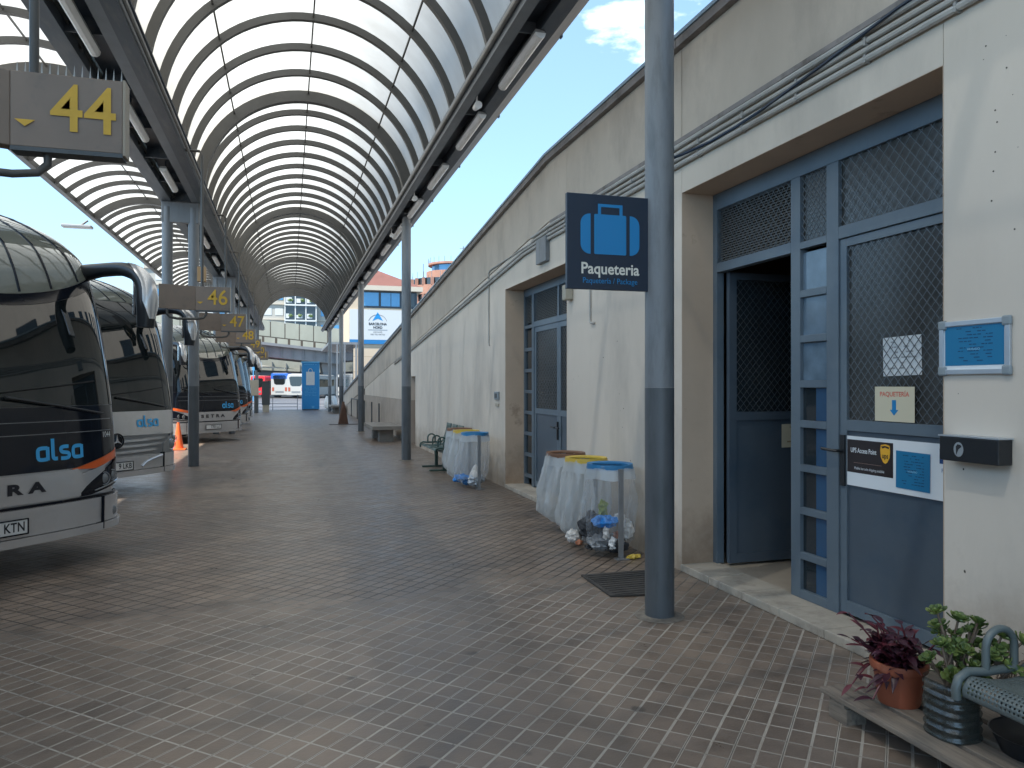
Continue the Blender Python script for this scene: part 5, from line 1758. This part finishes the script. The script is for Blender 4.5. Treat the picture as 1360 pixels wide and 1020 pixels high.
# terracotta pot
PX, PY, PZ = 2.735, 2.86, .1225
pot = thing("terracotta_pot", "round terracotta flower pot with purple leaves, on the pallet", "flower pot", (PX, PY, PZ))
MB().lathe([(0, 0), (.088, 0), (.092, .012), (.110, .155), (.122, .158), (.128, .178), (.125, .196), (.112, .196), (.106, .170), (0, .168)], 40).build("pot_shell", 'terracotta', pot, smooth=True)
MB().lathe([(0, .176), (.106, .173)], 24).build("soil", 'soil', pot)
plant = thing("purple_plant", "purple heart plant spilling out of the terracotta pot", "plant", (PX, PY, PZ + .175))
rn = random.Random(21)
a_, b_ = MB(), MB()
stems = MB()
for k in range(46):
    az = rn.uniform(0, 6.28)
    el = rn.uniform(.55, 1.35)
    Ls = rn.uniform(.08, .22)
    if k < 3: az, el, Ls = 2.7 + k * .3, .15, .17           # trailing over the left rim
    if k in (3, 4): az, el, Ls = 3.0 - k * .1, .95, .30      # two tall shoots
    p = Vector((rn.uniform(-.07, .07), rn.uniform(-.07, .07), 0))
    d = Vector((math.cos(az) * math.cos(el), math.sin(az) * math.cos(el), math.sin(el)))
    path = []
    seg_ = 5
    for i in range(seg_ + 1):
        t_ = i / seg_
        q_ = p + d * (Ls * t_) + Vector((0, 0, -(.30 if k < 3 else .10) * Ls * t_ * t_ * (2.6 if k < 3 else 1)))
        path.append(q_)
    stems.tube(path, [.0045] * 5 + [.003], 5)
    nl = 7 if k not in (3, 4) else 4
    for i in range(nl):
        t_ = (i + 1) / nl
        q_ = path[min(seg_, int(t_ * seg_))]
        la = az + rn.choice((-1, 1)) * rn.uniform(.3, 1.5)
        le = rn.uniform(-.1, .9) if k >= 3 else rn.uniform(-.6, .3)
        ld = Vector((math.cos(la) * math.cos(le), math.sin(la) * math.cos(le), math.sin(le)))
        leaf(a_ if rn.random() < .72 else b_, q_, ld, (0, 0, 1), rn.uniform(.055, .10), rn.uniform(.026, .042), rn.uniform(.05, .5), 5, .16)
stems.build("stems", 'purple_light', plant, smooth=True)
a_.build("leaves", 'purple', plant, smooth=True)
b_.build("leaves", 'purple_light', plant, smooth=True)

# cut water jug planter
JX, JY = 2.70, 2.53
jug = thing("plastic_jug_planter", "cut off clear ribbed water jug used as a planter, beside the terracotta pot", "planter", (JX, JY, PZ))
rows = []
for i in range(33):
    z = .235 * i / 32
    rb_ = .004 * math.sin(z / .235 * 2 * math.pi * 7)
    row = []
    for j in range(41):
        t_ = 2 * math.pi * j / 40
        c, s = math.cos(t_), math.sin(t_)
        k = (abs(c) ** 2.7 + abs(s) ** 2.7) ** (-1 / 2.7)
        r = .098 * k * (1.0 + .04 * math.sin(3 * t_ + 1) * (z / .235)) + rb_
        row.append((r * c, r * s, z))
    rows.append(row)
bt = [[(0, 0, .001)] * 41, [(p[0] * .93, p[1] * .93, .001) for p in rows[0]]]
MB().grid(bt + rows).build("jug_wall", 'jug', jug, smooth=True)
q = MB()
for i in (0.012, .19):
    pass
rows = [[(p[0] * .90, p[1] * .90, .008) for p in rows[0]], [(p[0] * .90, p[1] * .90, .165) for p in rows[0]], [(0, 0, .175)] * 41]
MB().grid(rows).build("soil", 'soil', jug)
suc = thing("succulent_plant", "branching green succulent with rosettes growing in the cut plastic jug", "plant", (JX, JY, PZ + .17))
st_, g1, g2 = MB(), MB(), MB()
rn = random.Random(33)
def rosette(c, d, size, n):
    d = d.normalized()
    a = d.cross(Vector((0, 0, 1)));
    if a.length < .1: a = Vector((1, 0, 0))
    a.normalize(); b = d.cross(a)
    for i in range(n):
        t_ = i * 2.399
        el = .25 + .9 * i / n
        v = (a * math.cos(t_) + b * math.sin(t_)) * math.cos(el) + d * math.sin(el)
        tgt = g1 if rn.random() < .55 else g2
        L = size * (1.0 - .35 * i / n)
        # obovate thick leaf
        side = v.cross(d)
        if side.length < .05: side = a
        side.normalize(); nn_ = side.cross(v).normalized()
        vs = []
        prof = [(0, .10), (.35, .42), (.65, .78), (.88, .80), (1.0, .36)]
        for kk, wq in prof:
            cc = c + v * (L * kk) + nn_ * (-.10 * L * math.sin(math.pi * kk))
            vs += [cc - side * (L * wq * .42), cc + nn_ * (.07 * L), cc + side * (L * wq * .42), cc - nn_ * (.05 * L)]
        fs = []
        for r_i in range(len(prof) - 1):
            o1, o2 = r_i * 4, r_i * 4 + 4
            for q_i in range(4):
                fs.append((o1 + q_i, o1 + (q_i + 1) % 4, o2 + (q_i + 1) % 4, o2 + q_i))
        fs.append((len(vs) - 4, len(vs) - 3, len(vs) - 2, len(vs) - 1))
        tgt.add(vs, fs)
ends = [(-.05, .03, .34), (.03, .0, .31), (.10, -.03, .30), (.15, -.10, .26), (.19, -.16, .25), (-.08, -.02, .22), (.0, -.06, .20), (.08, -.10, .19), (-.02, .05, .27),
        (.13, .02, .24), (-.06, -.06, .10), (.06, -.09, .08), (.02, -.09, .14), (.17, -.05, .20), (-.10, .02, .15), (.09, .06, .17), (.21, -.20, .22), (-.03, -.09, .05)]
for i, e in enumerate(ends):
    e = Vector(e); b0 = Vector((rn.uniform(-.02, .03), rn.uniform(-.02, .02), -.01))
    mid = b0.lerp(e, .5) + Vector((rn.uniform(-.03, .03), rn.uniform(-.03, .03), -.02))
    pts = [b0, b0.lerp(mid, .5), mid, mid.lerp(e, .5), e]
    st_.tube(pts, [.010, .009, .0075, .006, .005], 6)
    rosette(e, (e - mid), rn.uniform(.040, .056), 14)
    for kk in range(4):
        f = mid.lerp(e, rn.uniform(.2, .8)) + Vector((rn.uniform(-.03, .03), rn.uniform(-.03, .03), rn.uniform(0, .03)))
        st_.tube([mid.lerp(e, .3), f], [.005, .004], 5)
        rosette(f, Vector((rn.uniform(-1, 1), rn.uniform(-1, 1), 1)), rn.uniform(.028, .042), 9)
st_.build("branches", 'stem', suc, smooth=True)
g1.build("leaves", 'green', suc)
g2.build("leaves", 'green_light', suc)
# small dark pots and heather behind the seat
for i, (x, y, lab) in enumerate(((3.02, 2.50, "dry brownish heather plant against the wall behind the metal seat"), (3.03, 2.30, "dry heather clump at the right edge behind the armrest"))):
    hp = thing("heather_plant", lab, "plant", (x, y, PZ))
    MB().lathe([(0, 0), (.055, 0), (.075, .12), (.08, .12), (.07, .11), (0, .105)], 24).build("pot", 'black', hp, smooth=True)
    q = MB(); q2 = MB(); rn = random.Random(60 + i)
    for k in range(26):
        az = rn.uniform(0, 6.28); rr = rn.uniform(0, .06)
        p0 = Vector((rr * math.cos(az), rr * math.sin(az), .10)); h = rn.uniform(.12, .27)
        p1 = p0 + Vector((math.cos(az) * .04, math.sin(az) * .04, h))
        q.tube([p0, p1], [.0025, .0015], 4)
        for m_ in range(16):
            f = p0.lerp(p1, rn.uniform(.3, 1))
            dd = Vector((rn.uniform(-1, 1), rn.uniform(-1, 1), rn.uniform(.2, 1)))
            leaf(q2, f, dd, (0, 0, 1), .018, .006, 0, 2)
    q.build("twigs", 'stem', hp); q2.build("leaves", 'heather', hp)
dt = MB().lathe([(0, 0), (.11, 0), (.15, .085), (.155, .085), (.14, .075), (0, .07)], 28).build("plant_tray", 'black', smooth=True)
dt.location = (2.86, 2.30, PZ); tag(dt, "low black plastic tray on the pallet under the metal seat", "tray")

# ------------------------------------------------------------------ far end of the platform
kk = thing("information_kiosk", "tall blue advertising totem with a shopping bag poster at the end of the platform", "kiosk", (1.36, 50.6, 0))
MB().box(.84, 1.90, 50.2, 51.0, .08, 3.06).build("body", 'kiosk', kk, world=True)
MB().box(.80, 1.94, 50.16, 51.04, 3.061, 3.14).build("cap", 'kiosk_light', kk, world=True)
MB().box(.86, 1.88, 50.22, 50.98, .001, .079).build("plinth", 'greybox', kk, world=True)
MB().box(1.901, 1.93, 50.19, 51.01, .08, 3.05).build("side_panel", 'kiosk_light', kk, world=True)
fy_ = 50.198
pst = MB().box(1.10, 1.62, fy_ - .01, fy_, 1.62, 2.48).build("poster", 'poster', kk, world=True)
MB().tube([(1.24, fy_ - .02, 2.48), (1.25, fy_ - .02, 2.60), (1.32, fy_ - .02, 2.68), (1.40, fy_ - .02, 2.68), (1.47, fy_ - .02, 2.60), (1.48, fy_ - .02, 2.48)], .02, 6).build("bag_handle", 'poster', kk, world=True)
q = MB(); scribble(q, (1.36, fy_ - .012, 2.05), .42, .6, 7, *SOUTH, th=.002, seed=12)
q.build("print", mat("poster grey", (.4, .42, .45), .6), pst, world=True)
q = MB(); scribble(q, (1.36, fy_ - .002, 1.2), .9, .7, 7, *SOUTH, th=.004, seed=13, fill=.8); scribble(q, (1.36, fy_ - .002, 2.92), .95, .14, 1, *SOUTH, th=.004, seed=14, fill=.9)
q.box(1.45, 1.60, fy_ - .006, fy_, .14, .28)
q.build("print", 'kiosk_light', kk, world=True)
q = MB()
for k in range(16):
    z = .3 + k * .17
    q.box(1.931, 1.934, 50.4, 50.8, z, z + .09)
q.build("side_print", 'poster', kk, world=True)
gm = thing("ticket_machine", "dark grey upright machine on a beige plinth at the platform end", "machine", (-1.3, 48.2, 0))
MB().box(-1.54, -1.08, 48.0, 48.4, .42, 1.78).build("casing", 'greybox', gm, world=True)
MB().box(-1.50, -1.12, 48.03, 48.37, 0, .419).build("plinth", 'beige', gm, world=True)
MB().prism([(-1.58, 1.781), (-1.04, 1.781), (-1.10, 1.86), (-1.52, 1.86)], 'y', 47.96, 48.44).build("hood", 'greybox', gm, world=True)
bx = thing("bay_cabinet", "beige cabinet on two dark legs beside the farthest columns", "cabinet", (-2.0, 46.2, 0))
MB().box(-2.24, -1.66, 46.0, 46.25, 1.02, 1.92).build("casing", 'beige', bx, world=True)
MB().box(-2.20, -2.00, 46.05, 46.2, 0, 1.019).build("leg", 'greybox', bx, world=True)
MB().box(-1.90, -1.70, 46.05, 46.2, 0, 1.019).build("leg", 'greybox', bx, world=True)
gb = thing("glass_barrier", "low railing of thin grey posts across the end of the platform", "barrier", (0, 51.6, 0))
q = MB()
for z in (.18, .42, .92):
    q.box(-4, .6, 51.58, 51.61, z, z + .03)
q.build("rail", 'steel', gb, world=True)
q = MB()
for x in (-4, -2.5, -1.0, .55):
    q.box(x, x + .04, 51.57, 51.62, 0, 1.0)
q.build("post", 'steel', gb, world=True)
fb_ = thing("folding_board", "brown folding floor board standing near the fourth right column", "board", (2.19, 32.0, 0))
for s in (-1, 1):
    MB().prism([(-.04, .85), (.04, .85), (.20, 0), (-.20, 0)], 'y', -.012, .012).build("leaf", 'brown_wood', fb_)
    fb_.children[-1].rotation_euler = (s * R(11), 0, 0)
    fb_.children[-1].location = (0, s * -.17, 0)
MB().box(-.05, .05, -.05, .05, .80, .93).build("top", 'brown_wood', fb_)
tag(MB().box(1.6, 3.1, 31.3, 31.8, .002, .012).build("floor_mat", 'matfloor'), "thin dark strip mat on the floor by the folding board", "mat")
bb = bagmesh(.30, .95, .05, 77, .08).build("rubbish_bag", 'white', smooth=True)
bb.location = (2.55, 48.6, 0); tag(bb, "white rubbish bag standing beyond the far concrete bench", "rubbish bag")
hr = thing("hand_rail", "thin metal handrail fixed along the low far part of the wall", "railing", (3.1, 33, 0))
for y in (27.5, 30.0, 33.0, 36.5, 40.0):
    MB().box(3.12, 3.17, y - .03, y + .03, 0, .95).build("post", 'greybox', hr, world=True)
MB().box(3.12, 3.16, 33.0, 40, .90, .94).build("rail", 'greybox', hr, world=True)

# bus station building with the big poster
nb = thing("terminal_building", "cream stone building with a window strip, red brown roof and white poster", "building", (14, 90, 0))
FY = 80
MB().box(6.05, 13.2, FY, 96, -.1, 11.55 - .02).build("wall", 'cream', nb, world=True)
q = MB()
for x in (6.9, 12.1):
    q.box(x, x + .05, FY - .004, FY, 0, 9.6)
for z in (1.5, 3.0, 4.6, 5.6, 7.1, 8.6):
    q.box(6.06, 13.19, FY - .004, FY, z, z + .05)
q.build("cladding_joints", 'cream_joint', nb, world=True)
MB().box(7.2, 13.15, FY - .05, FY - .006, 9.75, 11.5).build("window_band", 'frame_dark', nb, world=True)
for (a, b, mm) in ((7.4, 9.1, 'glassblue'), (9.35, 10.35, 'glassblue'), (10.42, 11.3, 'glassblue'), (11.5, 12.9, 'glass')):
    MB().box(a, b, FY - .07, FY - .051, 9.95, 11.35).build("window", mm, nb, world=True)
MB().box(6.9, 13.7, FY - .6, 96.4, 11.56, 12.05).build("cornice", 'cornice', nb, world=True)
MB().add([(6.9, FY - .5, 12.051), (13.6, FY - .5, 12.051), (13.6, 96, 12.051), (6.9, 96, 12.051), (8.6, FY + 4, 14.6), (8.6, 92, 14.6)], [(0, 1, 4), (1, 2, 5, 4), (2, 3, 5), (3, 0, 4, 5)]).build("roof", 'rooftile', nb, world=True)
pb_ = MB().box(6.1, 11.75, FY - .12, FY - .01, 6.4, 9.55).build("poster", 'poster', nb, world=True)
MB().box(6.1, 11.75, FY - .14, FY - .01, 5.95, 6.39).build("poster_band", 'posterblue', pb_, world=True)
cx_ = 9.0
QY = FY - .125
MB().fprism([(0, .55), (-.55, -.35), (0, -.12), (.55, -.35)], (cx_, QY, 8.75), *SOUTH, .01).build("emblem", 'signblue', pb_, world=True)
MB().fprism([(math.cos(R(a)), .95 * math.sin(R(a))) for a in range(20, 165, 8)] + [(.97 * math.cos(R(a)), .92 * math.sin(R(a))) for a in range(160, 15, -8)], (cx_, QY, 8.1), *SOUTH, .01).build("arc", 'ink', pb_, world=True)
text("lettering", "BARCELONA", .36, 'ink', (cx_, QY - .01, 8.05), *SOUTH, pb_, bold=.01, world=True, sx=.9)
text("lettering", "NORD", .36, 'ink', (cx_, QY - .01, 7.68), *SOUTH, pb_, bold=.01, world=True, sx=.9)
text("lettering", "L'ESTACIÓ", .20, 'ink', (cx_, QY - .01, 7.2), *SOUTH, pb_, world=True)
text("lettering", "DEL TEU VIATGE", .20, 'ink', (cx_, QY - .01, 6.95), *SOUTH, pb_, world=True)
MB().fprism([(-1, 0), (1, 0), (1, .03), (-1, .03)], (cx_, QY, 7.42), *SOUTH, .01).build("rule", 'ink', pb_, world=True)
MB().fprism(rrect(.9, .35, .15), (11.1, QY, 6.95), *SOUTH, .01).build("tablet", 'ink', pb_, world=True)
# glazed porch on its left
pc = thing("glazed_porch", "dark glazed entrance porch at the left end of the cream building", "porch", (4.6, 66, 0))
for x in (3.2, 3.7, 4.3, 5.2):
    MB().box(x, x + .12, 62, 62.15, 0, 4.9).build("mullion", 'steel', pc, world=True)
MB().box(3.1, 5.6, 62.0, 76, 4.91, 5.1).build("roof", 'steel', pc, world=True)
MB().box(5.0, 5.05, 62.2, 76, 0, 4.9).build("glazing", 'glass', pc, world=True)

# brown terraced tower behind
tw = thing("brick_tower_block", "rounded brown brick apartment tower with terraces, rising behind the wall", "building", (31, 150, 0))
def rpoly(cx, cy, r, n=18, sx=1.0): return [(cx + sx * r * math.cos(2 * math.pi * k / n), cy + r * math.sin(2 * math.pi * k / n)) for k in range(n)]
for i in range(7):
    z = 3.4 * i
    q = MB().prism(rpoly(31.5, 158, 7.0, 20, 1.0), 'z', z, z + 1.9); q.build("storey_wall", 'brick', tw, world=True)
    q = MB().prism(rpoly(31.5, 158, 6.4, 20, 1.0), 'z', z + 1.901, z + 3.399); q.build("window_ring", 'glass', tw, world=True)
    q = MB()
    for k in range(10):
        a = 3.3 + k * .3
        if i > 3:
            MB().box(31.5 + 6.75 * math.cos(a) - .3, 31.5 + 6.75 * math.cos(a) + .3, 158 + 6.75 * math.sin(a) - .2, 158 + 6.75 * math.sin(a) + .2, z + 1.901, z + 3.399).build("pier", 'brick', tw, world=True)
MB().prism(rpoly(33.0, 158, 5.0, 18), 'z', 23.8, 25.6).build("upper_storey", 'brick', tw, world=True)
MB().prism(rpoly(33.6, 158, 4.4, 18), 'z', 25.601, 27.0).build("upper_window", 'glassblue', tw, world=True)
MB().prism(rpoly(33.6, 158, 5.2, 18), 'z', 27.001, 27.4).build("roof_slab", 'brick', tw, world=True)
q = MB()
for k in range(24):
    a = 2 * math.pi * k / 24
    q.box(33.6 + 5.1 * math.cos(a) - .04, 33.6 + 5.1 * math.cos(a) + .04, 158 + 5.1 * math.sin(a) - .04, 158 + 5.1 * math.sin(a) + .04, 27.401, 28.5)
    a2 = 2 * math.pi * (k + .5) / 24
    q.box(31.5 + 6.9 * math.cos(a) - .04, 31.5 + 6.9 * math.cos(a) + .04, 158 + 6.9 * math.sin(a) - .04, 158 + 6.9 * math.sin(a) + .04, 23.801, 25.0)
q.tube([(36, 158, 27.4), (36, 158, 31.5)], .12, 6).tube([(27, 156, 23.8), (27, 156, 27)], .08, 6).tube([(35.2, 158, 31), (36.8, 158, 31)], .06, 5)
q.build("railing", 'steel', tw, world=True)

# road bridges
br = thing("road_bridge", "concrete and steel road bridge crossing behind the platform", "bridge", (0, 112, 0))
def sloped(mb, x0, x1, y0, y1, za0, zb0, za1, zb1):
    return mb.add([(x0, y0, za0), (x1, y0, za1), (x1, y1, za1), (x0, y1, za0), (x0, y0, zb0), (x1, y0, zb1), (x1, y1, zb1), (x0, y1, zb0)],
                  [(0, 3, 2, 1), (4, 5, 6, 7), (0, 1, 5, 4), (1, 2, 6, 5), (2, 3, 7, 6), (3, 0, 4, 7)])
def zs_(x, z0, sl_=-.098): return z0 + sl_ * (x + 3.8)
XA, XB = -40, 30
q = MB(); sloped(q, XA, XB, 112, 122, zs_(XA, 5.75), zs_(XA, 7.35), zs_(XB, 5.75), zs_(XB, 7.35)); q.build("girder", 'ibeam', br, world=True)
q = MB()
x = XA
while x < XB:
    q.box(x, x + .12, 111.8, 111.999, zs_(x, 5.8), zs_(x, 7.3)); x += 1.5
q.build("stiffener", 'ibeam', br, world=True)
q = MB(); sloped(q, XA, XB, 111.3, 123, zs_(XA, 7.36), zs_(XA, 7.75), zs_(XB, 7.36), zs_(XB, 7.75)); q.build("deck_edge", 'ibeam', br, world=True)
q = MB(); x = XA
while x < XB:
    sloped(q, x, x + 1.42, 111.6, 111.8, zs_(x, 7.76), zs_(x, 8.5), zs_(x + 1.42, 7.76), zs_(x + 1.42, 8.5)); x += 1.75
q.build("barrier_panel", 'bridge', br, world=True)
q = MB(); x = XA
while x < XB:
    sloped(q, x, x + 1.84, 112.6, 112.8, zs_(x, 8.7), zs_(x, 10.95), zs_(x + 1.84, 8.7), zs_(x + 1.84, 10.95)); x += 1.98
q.build("noise_panel", 'bridge', br, world=True)
q = MB(); sloped(q, XA, XB, 112.62, 112.78, zs_(XA, 7.76), zs_(XA, 10.8), zs_(XB, 7.76), zs_(XB, 10.8)); q.build("panel_joint", 'joint', br, world=True)
q = MB()
for x in (5.4, 26, -22):
    q.prism([(x, -.1), (x + 1.6, -.1), (x + 1.9, zs_(x, 5.7)), (x - .8, zs_(x, 5.74))], 'y', 113, 121)
q.build("pier", 'ibeam', br, world=True)
b2 = thing("lower_ramp_bridge", "lower road ramp running behind and below the first bridge", "bridge", (0, 130, 0))
q = MB(); sloped(q, XA, XB, 130, 139, zs_(XA, 3.3, -.04), zs_(XA, 4.1, -.04), zs_(XB, 3.3, -.04), zs_(XB, 4.1, -.04)); q.build("girder", 'ibeam', b2, world=True)
q = MB(); sloped(q, XA, XB, 129.6, 129.99, zs_(XA, 4.101, -.04), zs_(XA, 4.5, -.04), zs_(XB, 4.101, -.04), zs_(XB, 4.5, -.04)); sloped(q, XA, XB, 129.7, 129.9, zs_(XA, 4.9, -.12), zs_(XA, 6.3, -.12), zs_(XB, 4.9, -.12), zs_(XB, 6.3, -.12)); q.build("parapet", 'bridge', b2, world=True)
q = MB()
x = XA
while x < XB:
    q.box(x, x + .12, 129.5, 129.69, zs_(x, 4.2, -.04), zs_(x, 5.6, -.1)); x += 2.2
for x in (-30, -12, 9, 24): q.box(x, x + 1.2, 131, 138, -.1, zs_(x, 3.3, -.04))
q.build("pier", 'ibeam', b2, world=True)
# apartment block behind the bridge
ab = thing("apartment_block", "pale apartment block with glazed balconies behind the bridges", "building", (0, 155, 0))
MB().box(-26, 13.5, 155, 170, -.1, 32).build("wall", 'apt', ab, world=True)
AY = 155
q = MB().box(-.6, 5.2, AY - 1.2, AY - .01, 2.0, 30).build("balcony_bay", 'glass', ab, world=True)
q = MB()
for z in [2.0 + 3.05 * i for i in range(10)]:
    q.box(-.75, 5.35, AY - 1.5, AY - .012, z, z + .28)
for x in (-.75, 1.2, 3.2, 5.15):
    q.box(x, x + .2, AY - 1.35, AY - 1.21, 2, 30)
q.build("balcony_frame", 'shutter', ab, world=True)
rn = random.Random(8)
q2 = MB(); q3 = MB()
for i in range(9):
    z = 3.2 + 3.05 * i
    for xx in (-.45, 1.5, 3.5):
        q2.box(xx, xx + rn.uniform(.5, 1.4), AY - 1.30, AY - 1.215, z - .6, z - .6 + rn.uniform(.5, 1.1))
        MB().blob((xx + rn.uniform(.3, 1.2), AY - 1.32, z - .1), .45, (1.1, .4, .6), .4, 9, 6, rn).build("balcony_plant", 'green', ab, world=True)
    for xx in [-24 + 2.15 * k for k in range(11)] + [6.2, 8.6, 11]:
        wdw = MB().box(xx, xx + 1.5, AY - .05, AY - .012, z, z + 1.35).build("window", 'glassblue' if rn.random() < .55 else 'shutter', ab, world=True)
    q3.box(-26, 13.5, AY - .25, AY - .012, z - .95, z - .75)
q2.build("balcony_panel", 'shutter', ab, world=True)
q3.build("floor_band", 'cornice', ab, world=True)
# pale building far at left behind the coaches
lbld = thing("pale_depot_building", "long pale beige depot building far behind the coaches", "building", (-30, 95, 0))
MB().box(-60, -17, 92, 110, -.1, 9.5).build("wall", mat("pale beige render", (.55, .47, .37), .85, 0, .06, .3), lbld, world=True)
MB().box(-60.4, -16.6, 91.6, 110.4, 9.501, 10.0).build("roof", 'cornice', lbld, world=True)
for k in range(12):
    MB().box(-58 + 3.4 * k, -56.2 + 3.4 * k, 91.95, 91.99, 6.4, 8.2).build("window", 'glassblue', lbld, world=True)
# parked coaches in the distance
def farcoach(name, label, x, y, wd, h, m, rear, L=11, band=None):
    t = thing(name, label, "coach", (x, y, 0), R(rear), "parked coaches in the far yard")
    q = MB().prism([(-wd / 2, .3), (wd / 2, .3), (wd / 2, h - .35), (wd / 2 - .12, h - .06), (wd / 2 - .3, h), (-wd / 2 + .3, h), (-wd / 2 + .12, h - .06), (-wd / 2, h - .35)], 'y', 0, L)
    q.build("body", m, t, bevel=.06)
    MB().fprism([(-.95, .55), (-.75, -.45), (-.5, -.6), (.5, -.6), (.75, -.45), (.95, .55), (.7, .68), (-.7, .68)][::-1], (0, 0.0, h - 1.0), *SOUTH, .012).build("rear_window", 'windscreen', t)
    for s in (-1, 1):
        MB().box(*((wd / 2 + .001, wd / 2 + .012) if s > 0 else (-wd / 2 - .012, -wd / 2 - .001)), .6, L - .5, h - 1.7, h - .65).build("side_window", 'windscreen', t)
        MB().box(s * .92 - .14, s * .92 + .14, -.03, -.001, .85, 1.35).build("tail_light", mat("tail light", (.35, .08, .04), .3), t)
        for yy in (2.4, 8.6):
            MB().tube([(s * (wd / 2 - .28), yy, .5), (s * (wd / 2 + .01), yy, .5)], .5, 20).build("wheel", 'rubber', t, smooth=True)
    MB().box(-.6, .6, -.02, -.001, .62, .85).build("engine_grille", 'silver_dark', t)
    if band: MB().prism([(-wd / 2 - .004, h - .8), (wd / 2 + .004, h - .8), (wd / 2 + .004, h - .35), (wd / 2 - .1, h - .03), (-wd / 2 + .1, h - .03), (-wd / 2 - .004, h - .35)], 'y', -.012, 1.2).build("roof_band", band, t)
    return t
farcoach("parked_coach", "white coach seen from behind left of the kiosk, with orange tail lights", .95, 103, 2.5, 3.1, 'whitebus', -24)
farcoach("parked_coach", "white coach with a blue roof band behind the other white one", -1.15, 107, 2.5, 3.3, 'whitebus', -24, band='bluebus')
farcoach("parked_coach", "red coach partly hidden behind the grey machine", -4.0, 108, 2.5, 2.9, 'redbus', -40)
farcoach("parked_coach", "white coach right of the kiosk", 6.4, 100, 2.5, 3.0, 'whitebus', -70)
tag(MB().box(-4.3, -2.9, 85, 85.15, 3.2, 4.5).box(-3.65, -3.55, 85.0, 85.1, -.1, 3.19).build("road_sign", 'kiosk_light'), "small blue road sign on a post below the far bridge", "sign")
# unseen block added beyond the ramp for shade and reflections
ob = thing("ramp_side_building", "plain concrete block beyond the ramp wall on the right", "building", (22, 21, 0))
MB().box(14, 30, 4.6, 38, -.1, 12.8).build("wall", 'wall_low', ob, world=True)
MB().box(13.7, 30.3, 4.3, 38.3, 12.801, 13.2).build("roof", 'cornice', ob, world=True)
for k in range(9):
    MB().box(13.95, 13.995, 6 + 3.5 * k, 7.8 + 3.5 * k, 7.5, 10).build("window", 'glass', ob, world=True)  # windows of the added unseen block
def tree(label, x, y, H, rad, seed):
    t = thing("plane_tree", label, "tree", (x, y, 0), 0, None)
    rn = random.Random(seed)
    q = MB().tube([(0, 0, -.1), (.1, 0, H * .3), (0, .1, H * .62)], [.22, .17, .09], 10)
    lv_ = MB()
    for k in range(15):
        az = rn.uniform(0, 6.28); z0 = H * rn.uniform(.32, .62)
        e = Vector((rad * rn.uniform(.4, .95) * math.cos(az), rad * rn.uniform(.4, .95) * math.sin(az), z0 + H * rn.uniform(.1, .36)))
        q.tube([(0, 0, z0), tuple(e * .5 + Vector((0, 0, z0 * .4))), tuple(e)], [.07, .045, .02], 6)
        for m_ in range(150):
            c = e + Vector((rn.gauss(0, .55), rn.gauss(0, .55), rn.gauss(0, .45)))
            leaf(lv_, c, (rn.uniform(-1, 1), rn.uniform(-1, 1), rn.uniform(-1, .4)), (0, 0, 1), rn.uniform(.16, .28), rn.uniform(.12, .2), .2, 2)
    q.build("trunk", 'stem', t, smooth=True)
    lv_.build("crown", 'green', t)
tree("broad leafy tree beyond the ramp wall, reflected in the nearest coach", 11.5, 3.2, 9.5, 2.3, 5)
for o in bpy.data.objects:
    if o.name.startswith("lettering") and o.type == 'FONT':
        bpy.data.objects.remove(o)
